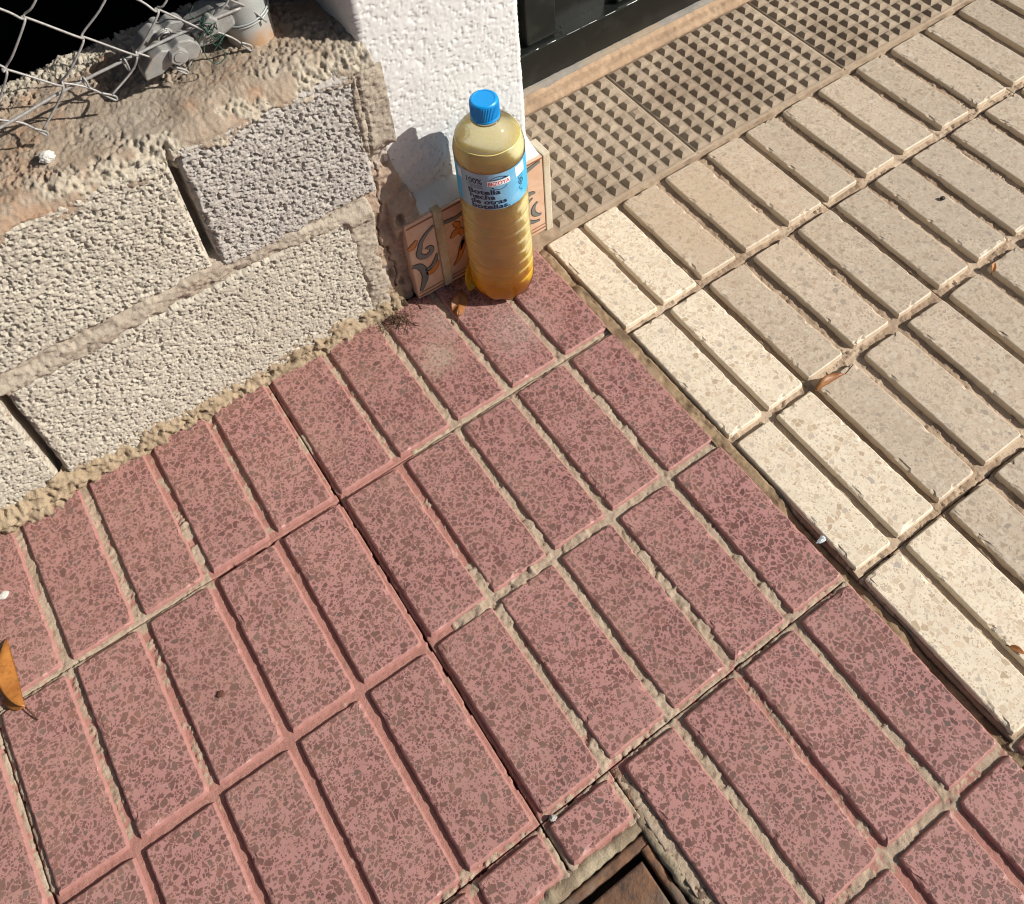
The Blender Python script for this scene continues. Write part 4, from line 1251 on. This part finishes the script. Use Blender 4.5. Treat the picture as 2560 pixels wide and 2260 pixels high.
cap_p = [(0.0166, 0.3035), (0.0167, 0.3060), (0.01625, 0.3063), (0.01625, 0.3068), (0.0164, 0.3072), (0.0164, 0.3085), (0.0164, 0.3245), (0.0158, 0.3272), (0.0144, 0.3284), (0.0125, 0.3286), (0.0122, 0.3282), (0.006, 0.3281), (0.0, 0.3281)]
V, F = lathe(cap_p, 180, BXc, BYc, 0, lambda r, z, a: ((r + (0.00028 if math.cos(60 * a) > 0 else -0.00022)) if 0.3075 < z < 0.325 else r, z))
mk('cap', V, F, cpm.m, bottle, smooth=False)

# label wrapped round the waist, with its print
PHC = math.atan2(CAMPOS.y - BYc, CAMPOS.x - BXc)
LR = 0.0417
LZ0, LZ1 = 0.1912, 0.2500


def wrap(u, v, lift=0.0):
    a = PHC + u / LR
    return (BXc + (LR + lift) * math.cos(a), BYc + (LR + lift) * math.sin(a), LZ0 + v)


lbm = M('label_film')
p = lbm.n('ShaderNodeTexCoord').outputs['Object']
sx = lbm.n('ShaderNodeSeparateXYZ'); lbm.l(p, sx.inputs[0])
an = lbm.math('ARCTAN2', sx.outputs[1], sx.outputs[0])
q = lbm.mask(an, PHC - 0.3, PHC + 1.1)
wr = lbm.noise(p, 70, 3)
lc = lbm.mix(q, (0.27, 0.39, 0.50), (0.025, 0.40, 0.72))  # printed blue; grey of the shaded left side is put into the colour
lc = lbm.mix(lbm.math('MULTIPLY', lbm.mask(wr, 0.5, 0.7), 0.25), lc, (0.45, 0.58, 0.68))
lbm.color(lc); lbm.set(0.32, 0.5, 0.0); lbm.bump(lbm.noise(p, 45, 3), 0.0016, 0.5)
nu, nv_ = 120, 10
V = []; F = []
for i in range(nu):
    for j in range(nv_ + 1):
        a = 2 * math.pi * i / nu
        V.append((BXc + LR * math.cos(a), BYc + LR * math.sin(a), LZ0 + (LZ1 - LZ0) * j / nv_))
for i in range(nu):
    for j in range(nv_):
        i2 = (i + 1) % nu
        F.append((i * (nv_ + 1) + j, i2 * (nv_ + 1) + j, i2 * (nv_ + 1) + j + 1, i * (nv_ + 1) + j + 1))
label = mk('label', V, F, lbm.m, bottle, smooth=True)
INK = flat_mat('navy_ink', (0.008, 0.014, 0.045), 0.4, 0.4)
INK_RED = flat_mat('red_ink', (0.62, 0.018, 0.025), 0.4, 0.4)
INK_WHITE = flat_mat('white_ink', (0.82, 0.84, 0.86), 0.4, 0.4)


def text_vf(s, bold):
    cu = bpy.data.curves.new('lettering', 'FONT')
    cu.body = s; cu.size = 1.0; cu.offset = bold; cu.resolution_u = 4
    ob = bpy.data.objects.new('lettering', cu)
    COL.objects.link(ob)
    bpy.context.view_layer.update()
    ev = ob.evaluated_get(bpy.context.evaluated_depsgraph_get())
    me = ev.to_mesh()
    V = [(v.co.x, v.co.y) for v in me.vertices]
    F = [tuple(f.vertices) for f in me.polygons]
    ev.to_mesh_clear()
    bpy.data.objects.remove(ob); bpy.data.curves.remove(cu)
    return V, F


def letter(s, u0, u1, v0, h, mat, bold=0.0, slant=0.0, name='lettering', capref='H'):
    """text from u0 to u1 (metres round the bottle) with baseline v0 and capital height h"""
    V, F = text_vf(s, bold)
    x0 = min(a for a, _ in V); x1 = max(a for a, _ in V)
    k = (u1 - u0) / (x1 - x0)
    ky = h / 0.73
    W = [wrap(u0 + (a - x0) * k, v0 + b * ky + slant * (a - x0) * k, 0.00030) for a, b in V]
    return mk(name, W, F, mat, label)


dg = lambda d: math.radians(d) * LR
LH = LZ1 - LZ0
letter('100%', dg(-45), dg(-17), LH - 0.0165, 0.0090, INK, 0.012)
letter('RECICLADA', dg(-44), dg(-17), LH - 0.0202, 0.0022, INK, 0.0)
letter('Y RECICLABLE', dg(-43), dg(-16), LH - 0.0236, 0.0022, INK, 0.0)
letter('Botella', dg(-43), dg(11), LH - 0.0328, 0.0076, INK, 0.024)
letter('hecha', dg(-41), dg(2), LH - 0.0410, 0.0076, INK, 0.024)
letter('de otras', dg(-40), dg(20), LH - 0.0491, 0.0076, INK, 0.024)
letter('botellas.', dg(-39), dg(25), LH - 0.0572, 0.0076, INK, 0.024)


def patch(pts, mat, name, lift):
    """a flat printed shape on the label, fan from outline in (u, v)"""
    n = len(pts)
    return mk(name, [wrap(u, v, lift) for u, v in pts], [tuple(range(n))], mat, label)


def band(pts, w, mat, name, lift=0.0004):
    V = []; F = []
    for k, (u, v) in enumerate(pts):
        a = pts[max(k - 1, 0)]; b = pts[min(k + 1, len(pts) - 1)]
        t = Vector((b[0] - a[0], b[1] - a[1])).normalized()
        V += [wrap(u - t.y * w / 2, v + t.x * w / 2, lift), wrap(u + t.y * w / 2, v - t.x * w / 2, lift)]
    for k in range(len(pts) - 1):
        F.append((2 * k, 2 * k + 1, 2 * k + 3, 2 * k + 2))
    return mk(name, V, F, mat, label)


u0, u1 = dg(-9), dg(29)
vb = LH - 0.0190
for i in range(6):
    a, b = u0 + (u1 - u0) * i / 6, u0 + (u1 - u0) * (i + 1) / 6
    sl = 0.06
    patch([(a, vb - 0.0008 + sl * (a - u0)), (b, vb - 0.0008 + sl * (b - u0)), (b, vb + 0.0076 + sl * (b - u0)), (a, vb + 0.0076 + sl * (a - u0))], INK_WHITE, 'name_panel', 0.00022)
letter('BEZOYA', u0 + 0.0008, u1 - 0.0008, vb + 0.0004, 0.0060, INK_RED, 0.012, 0.06)
letter('COMPROMISO', dg(-5), dg(26), vb + 0.0082, 0.0022, INK, 0.01, 0.06)
cu_, cv_ = (u0 + u1) / 2, vb + 0.0040
arcp = [(cu_ + 0.0115 * math.cos(a), cv_ + 0.0105 * math.sin(a)) for a in np.linspace(math.radians(145), math.radians(48), 18)]
band(arcp, 0.0007, INK, 'arrow_arc')
patch([(arcp[-1][0] + 0.0026, arcp[-1][1] - 0.0016), (arcp[-1][0] - 0.0002, arcp[-1][1] + 0.0014), (arcp[-1][0] - 0.0014, arcp[-1][1] - 0.0010)], INK, 'arrow_head', 0.0004)
arcp = [(cu_ + 0.0115 * math.cos(a), cv_ + 0.0105 * math.sin(a)) for a in np.linspace(math.radians(-35), math.radians(-132), 18)]
band(arcp, 0.0007, INK, 'arrow_arc')
patch([(arcp[-1][0] - 0.0026, arcp[-1][1] + 0.0016), (arcp[-1][0] + 0.0014, arcp[-1][1] + 0.0010), (arcp[-1][0] + 0.0002, arcp[-1][1] - 0.0014)], INK, 'arrow_head', 0.0004)
# blank white code panel, small round marks below it
patch([(dg(40), LH - 0.0185), (dg(51), LH - 0.0185), (dg(62), LH - 0.0185), (dg(62), LH - 0.0020), (dg(51), LH - 0.0020), (dg(40), LH - 0.0020)], INK_WHITE, 'code_panel', 0.00035)
for (cv, ru, rv) in ((LH - 0.0300, 0.0036, 0.0042),):
    circ = [(dg(51) + ru * math.cos(a), cv + rv * math.sin(a)) for a in np.linspace(0, 2 * math.pi, 24)]
    band(circ, 0.0010, INK, 'recycling_mark')
    band([(dg(51) - 0.0012, cv - 0.0024), (dg(51) - 0.0004, cv), (dg(51) + 0.0012, cv + 0.0024)], 0.0012, INK, 'recycling_mark')
sq = [(dg(46), LH - 0.0245), (dg(56), LH - 0.0245), (dg(56), LH - 0.0205), (dg(46), LH - 0.0205), (dg(46), LH - 0.0245)]
band(sq, 0.0006, INK, 'pictogram')
band([(dg(51) + 0.003 * math.cos(a), LH - 0.0395 + 0.0035 * math.sin(a)) for a in np.linspace(0.6, 5.6, 16)], 0.0006, INK, 'pictogram')
band([(dg(49), LH - 0.046), (dg(52), LH - 0.0445), (dg(54), LH - 0.0465)], 0.0006, INK, 'pictogram')
patch([(dg(-66), LH - 0.018), (dg(-55), LH - 0.018), (dg(-55), LH - 0.0035), (dg(-66), LH - 0.0035)], flat_mat('pale_print', (0.62, 0.66, 0.70), 0.4), 'print_block', 0.0003)

# ================================================================== UTILITY COVER
rm = M('rusty_iron')
p = rm.pos(); r1 = rm.noise(p, 55, 5, 0.65); r2 = rm.noise(p, 300, 4, 0.7); r3 = rm.noise(p, 22, 4)
c = rm.mix(rm.mask(r1, 0.35, 0.65), (0.090, 0.055, 0.040), (0.205, 0.105, 0.058))
c = rm.mix(rm.math('MULTIPLY', rm.mask(r3, 0.5, 0.66), 0.6), c, (0.17, 0.145, 0.115))
rm.color(c); rm.set(0.75, 0.3, 0.15); rm.bump(r2, 0.0015, 0.8)
RUST = rm.m
cov = empty('utility_cover', (-0.49, -0.62, -0.01))
tag(cov, 'rusty square iron utility cover set in cement in the red paving', 'cover')
CX0, CX1, CY0, CY1 = COVER


def yprof(name, y0, y1, prof, seed, amp, mat, parent):
    """like lumpy_strip but running along y; profile in (x,z)"""
    o = lumpy_strip(name, y0, y1, prof, seed, amp, mat, parent)
    me = o.data
    m = Matrix.Translation(o.location)
    for v in me.vertices:
        w = m @ v.co
        v.co = Vector((w.y, w.x, w.z)) - o.location
    me.flip_normals()
    return o


CEM = mortar('cover_cement', (0.36, 0.30, 0.21), (0.47, 0.40, 0.29), (0.26, 0.20, 0.14), 45, (0.5, 0.62), 450, 0.0016)
lumpy_strip('cement_border', CX0 - 0.02, CX1 + 0.008, [(CY1 - 0.0005, -0.022), (CY1 + 0.001, -0.0065), (CY1 + 0.0085, -0.0045), (CY1 + 0.0145, -0.0075)], 71, 0.0022, CEM, cov)
yprof('cement_border', CY0, CY1 + 0.016, [(CX1 + 0.024, -0.014), (CX1 + 0.017, -0.0095), (CX1 + 0.008, -0.0050), (CX1 + 0.002, -0.0065), (CX1, -0.022)], 73, 0.0024, CEM, cov)
lumpy_strip('frame', CX0, CX1 - 0.0005, [(CY1 - 0.0100, -0.03), (CY1 - 0.0098, -0.0102), (CY1 - 0.0085, -0.0090), (CY1 - 0.0025, -0.0085), (CY1 - 0.0010, -0.0105)], 81, 0.0009, RUST, cov, res=0.002)
yprof('frame', CY0, CY1 - 0.0105, [(CX1 - 0.0095, -0.03), (CX1 - 0.0093, -0.0105), (CX1 - 0.0080, -0.0092), (CX1 - 0.0020, -0.0090), (CX1 - 0.0005, -0.0110)], 82, 0.0009, RUST, cov)
# the lid: slightly dished plate with a raised lip
nx, ny = 120, 120
X, Y = np.meshgrid(np.linspace(CX0 + 0.006, CX1 - 0.0115, nx), np.linspace(CY0 + 0.006, CY1 - 0.0150, ny), indexing='ij')
ed = np.minimum(np.minimum(X - X.min(), X.max() - X), np.minimum(Y - Y.min(), Y.max() - Y))
Z = -0.0095 - 0.0055 * sstep(0.030, 0.034, ed + (fbm(X * 60, Y * 60, 4, 3) - 0.5) * 0.006) + (fbm(X * 60, Y * 60, 14, 4) - 0.5) * 0.0022
Z[0, :] = Z[-1, :] = -0.03; Z[:, 0] = Z[:, -1] = -0.03
mk('lid', np.stack([X, Y, Z], -1).reshape(-1, 3), gridfaces(nx, ny), RUST, cov, smooth=True)
# rust flakes and crumbs in the joint beside the cover
parts = []
for k in range(150):
    y = rnd.uniform(-0.56, -0.402); x = -0.3165 + rnd.uniform(-0.003, 0.004) + (-(y + 0.4)) * 0.02
    s = rnd.uniform(0.0005, 0.0016)
    V, F = boxvf(-s, s, -s * rnd.uniform(1, 2.5), s * 2, 0, s * 1.2, s * 0.3)
    ca, sa = math.cos(k * 1.7), math.sin(k * 1.7)
    parts.append(([(x + a * ca - b * sa, y + a * sa + b * ca, -0.0068 + c_) for a, b, c_ in V], F))
mk('rust_crumbs', *join(parts), RUST, cov)['kind'] = 'stuff'

# ================================================================== LEAVES AND LITTER
def leafmat(name, c1, c2, c3):
    a = M(name); p = a.pos()
    n1 = a.noise(p, 60, 4, 0.6); n2 = a.noise(p, 220, 4)
    c = a.mix(a.mask(n1, 0.35, 0.65), c1, c2)
    c = a.mix(a.math('MULTIPLY', a.mask(n2, 0.55, 0.7), 0.6), c, c3)
    a.color(c); a.set(0.42, 0.4); a.bump(n2, 0.0005, 0.5)
    tl = a.n('ShaderNodeBsdfTranslucent'); a.l(c, tl.inputs[0])
    mx = a.n('ShaderNodeMixShader'); mx.inputs[0].default_value = 0.22
    a.l(a.b.outputs[0], mx.inputs[1]); a.l(tl.outputs[0], mx.inputs[2]); a.l(mx.outputs[0], a.out.inputs[0])
    return a.m


LEAF_OR = leafmat('dry_leaf_orange', (0.31, 0.115, 0.026), (0.44, 0.185, 0.042), (0.17, 0.060, 0.018))
LEAF_BR = leafmat('dry_leaf_brown', (0.25, 0.095, 0.035), (0.36, 0.155, 0.050), (0.13, 0.052, 0.024))
LEAF_YE = leafmat('dry_leaf_yellow', (0.56, 0.40, 0.04), (0.66, 0.47, 0.06), (0.35, 0.17, 0.03))
STEM = flat_mat('leaf_stem', (0.10, 0.045, 0.02), 0.6)


def leaf(label, base, tip, width, sideA, sideB, mat, sag=0.0, stem=None, curl=0.0, wav=0.0):
    """folded leaf: midrib base->tip, halves leave it along sideA / sideB (world vectors)"""
    b = Vector(base); t = Vector(tip)
    root = empty('dry_leaf', b)
    tag(root, label, 'leaf')
    V = []; F = []
    nu, nv = 24, 9
    mid = (t - b)
    for i in range(nu):
        s = i / (nu - 1)
        w = width * (math.sin(math.pi * s ** 0.85) ** 0.75) + 0.0004
        c = b + mid * s + Vector((0, 0, sag * math.sin(math.pi * s)))
        for j in range(-nv, nv + 1):
            d = Vector(sideA if j < 0 else sideB)
            k = abs(j) / nv
            q = c + d * (w * k) + Vector((0, 0, curl * w * k * k * 2)) + Vector((0, 0, wav * math.sin(9 * s + 3 * k)))
            V.append(q)
    m = 2 * nv + 1
    for i in range(nu - 1):
        for j in range(m - 1):
            F.append((i * m + j, (i + 1) * m + j, (i + 1) * m + j + 1, i * m + j + 1))
    o = mk('blade', V, F, mat, root, smooth=True)
    so = o.modifiers.new('thickness', 'SOLIDIFY'); so.thickness = 0.00035; so.offset = 0
    st = smooth_path(stem if stem else [b + mid * -0.01, b + mid * -0.12, b + mid * -0.25 + Vector((0, 0, -0.001))], 4)
    mk('stem', *tube(st, 0.0007, 6), STEM, root, smooth=True)
    return root


leaf('orange dry leaf folded lengthwise at the left edge of the red paving', (-0.7690, -0.0160, 0.0045), (-0.7650, 0.0660, 0.0030), 0.0235,
     (-0.66, 0.02, 0.75), (-0.95, -0.25, 0.10), LEAF_OR, sag=-0.0005, curl=-0.16, stem=[(-0.7690, -0.0160, 0.0045), (-0.7660, -0.0250, 0.0040), (-0.7625, -0.0345, 0.0015)], wav=0.0008)
leaf('curled brown dry leaf with a thin stalk lying on the beige paving', (0.1780, -0.2230, 0.0040), (0.1325, -0.2190, 0.0020), 0.0135,
     (-0.20, 0.62, 0.72), (0.0, 0.80, 0.02), LEAF_BR, sag=0.0012, curl=-0.22, wav=0.0007, stem=[(0.1780, -0.2230, 0.0040), (0.1840, -0.2225, 0.0070), (0.1915, -0.2215, 0.0110)])
leaf('yellow and brown leaf wedged behind the bottle against the painted tile', (-0.1180, 0.1560, 0.0060), (-0.1000, 0.1800, 0.0360), 0.013,
     (-0.75, -0.30, 0.50), (0.60, -0.50, 0.25), LEAF_YE, sag=0.0, curl=0.1)
leaf('crumpled brown leaf flat on the red paving left of the bottle foot', (-0.1520, 0.1340, 0.0010), (-0.1270, 0.1680, 0.0030), 0.011,
     (-0.80, 0.45, 0.30), (0.90, -0.30, 0.05), LEAF_BR, sag=0.003, wav=0.0030, curl=-0.15)
leaf('small orange leaf scrap in a groove at the right of the beige paving', (0.4460, -0.2235, -0.001), (0.4570, -0.2170, 0.004), 0.0035,
     (-0.3, 0.7, 0.6), (0.3, -0.8, 0.2), LEAF_OR, sag=0.001)
leaf('small brown leaf scrap on the cream paving at the right edge of the view', (0.0735, -0.5430, 0.003), (0.0790, -0.5560, 0.004), 0.004,
     (-0.7, -0.4, 0.5), (0.7, 0.4, 0.2), LEAF_BR, sag=0.001)

# tangle of dry roots where wall and pillar meet the paving
parts = []
rt = random.Random(9)
for k in range(70):
    cx = -0.222 + rt.gauss(0, 0.010); cy = 0.176 + rt.gauss(0, 0.0055)
    pts = [(cx, cy, 0.001)]
    d = Vector((rt.uniform(-1, 1), rt.uniform(-1, 1), rt.uniform(0.2, 0.9)))
    q = Vector(pts[0])
    for s in range(6):
        d += Vector((rt.uniform(-.7, .7), rt.uniform(-.7, .7), rt.uniform(-.7, .4)))
        q = q + d.normalized() * rt.uniform(0.002, 0.005)
        q.z = max(0.0005, min(q.z, 0.016))
        pts.append(tuple(q))
    parts.append(tube(smooth_path(pts, 3), rt.uniform(0.0002, 0.0005), 4))
tag(mk('root_tuft', *join(parts), leafmat('dry_roots', (0.10, 0.058, 0.034), (0.18, 0.11, 0.065), (0.06, 0.03, 0.02)), None), 'brown tangle of dry roots and dust at the foot of the wall corner', 'roots')


def pebble(name, label, cat, c, s, mat, seed):
    bm = bmesh.new()
    bmesh.ops.create_icosphere(bm, subdivisions=3, radius=1.0)
    V = np.array([v.co for v in bm.verts])
    F = [tuple(v.index for v in f.verts) for f in bm.faces]
    bm.free()
    n = fbm(V[:, 0] * 1.7 + 5, V[:, 1] * 1.7 + V[:, 2] * 1.3, seed, 3)
    V = V * (0.7 + 0.6 * n)[:, None]
    V = np.round(V * 2.6) / 2.6 * 0.35 + V * 0.65
    V = V * np.array(s) + np.array(c)
    return tag(mk(name, V, F, mat, None), label, cat)


WH = mortar('white_stone', (0.72, 0.71, 0.67), (0.80, 0.79, 0.75), (0.66, 0.60, 0.50), 80)
pebble('pebble', 'white pebble resting on the mortar top of the block wall', 'pebble', (-0.4955, 0.2450, 0.4190), (0.0078, 0.0062, 0.0062), WH, 4)
pebble('paint_chip', 'white fleck of paint on a red paving pad near the left edge', 'chip', (-0.7555, 0.1165, 0.0012), (0.0062, 0.0042, 0.0011), WH, 6)
gls = M('foil_scrap'); gls.color((0.72, 0.75, 0.78)); gls.set(0.2, 0.5, 0.6)
pebble('foil_scrap', 'silver scrap of foil in the joint between red and beige paving', 'scrap', (0.0075, -0.3545, -0.0005), (0.0085, 0.0030, 0.0014), gls.m, 8)
DK = flat_mat('dark_seed', (0.05, 0.03, 0.02), 0.6)
pebble('seed', 'dark seed lying alone on a beige pad near the right edge', 'seed', (0.4945, -0.1010, 0.0030), (0.0036, 0.0030, 0.0026), DK, 10)
pebble('soil_crumb', 'small brown crumb on a red pad in the lower left', 'crumb', (-0.5990, -0.1200, 0.0012), (0.0040, 0.0036, 0.0013), flat_mat('brown_crumb', (0.11, 0.045, 0.03), 0.7), 12)
pebble('grey_crumb', 'tiny grey pebble at the joint corner above the rusty cover', 'pebble', (-0.3880, -0.4030, -0.002), (0.0040, 0.0030, 0.0030), mortar('grey_stone', (0.40, 0.40, 0.38), (0.55, 0.55, 0.52), (0.30, 0.28, 0.25), 120), 14)
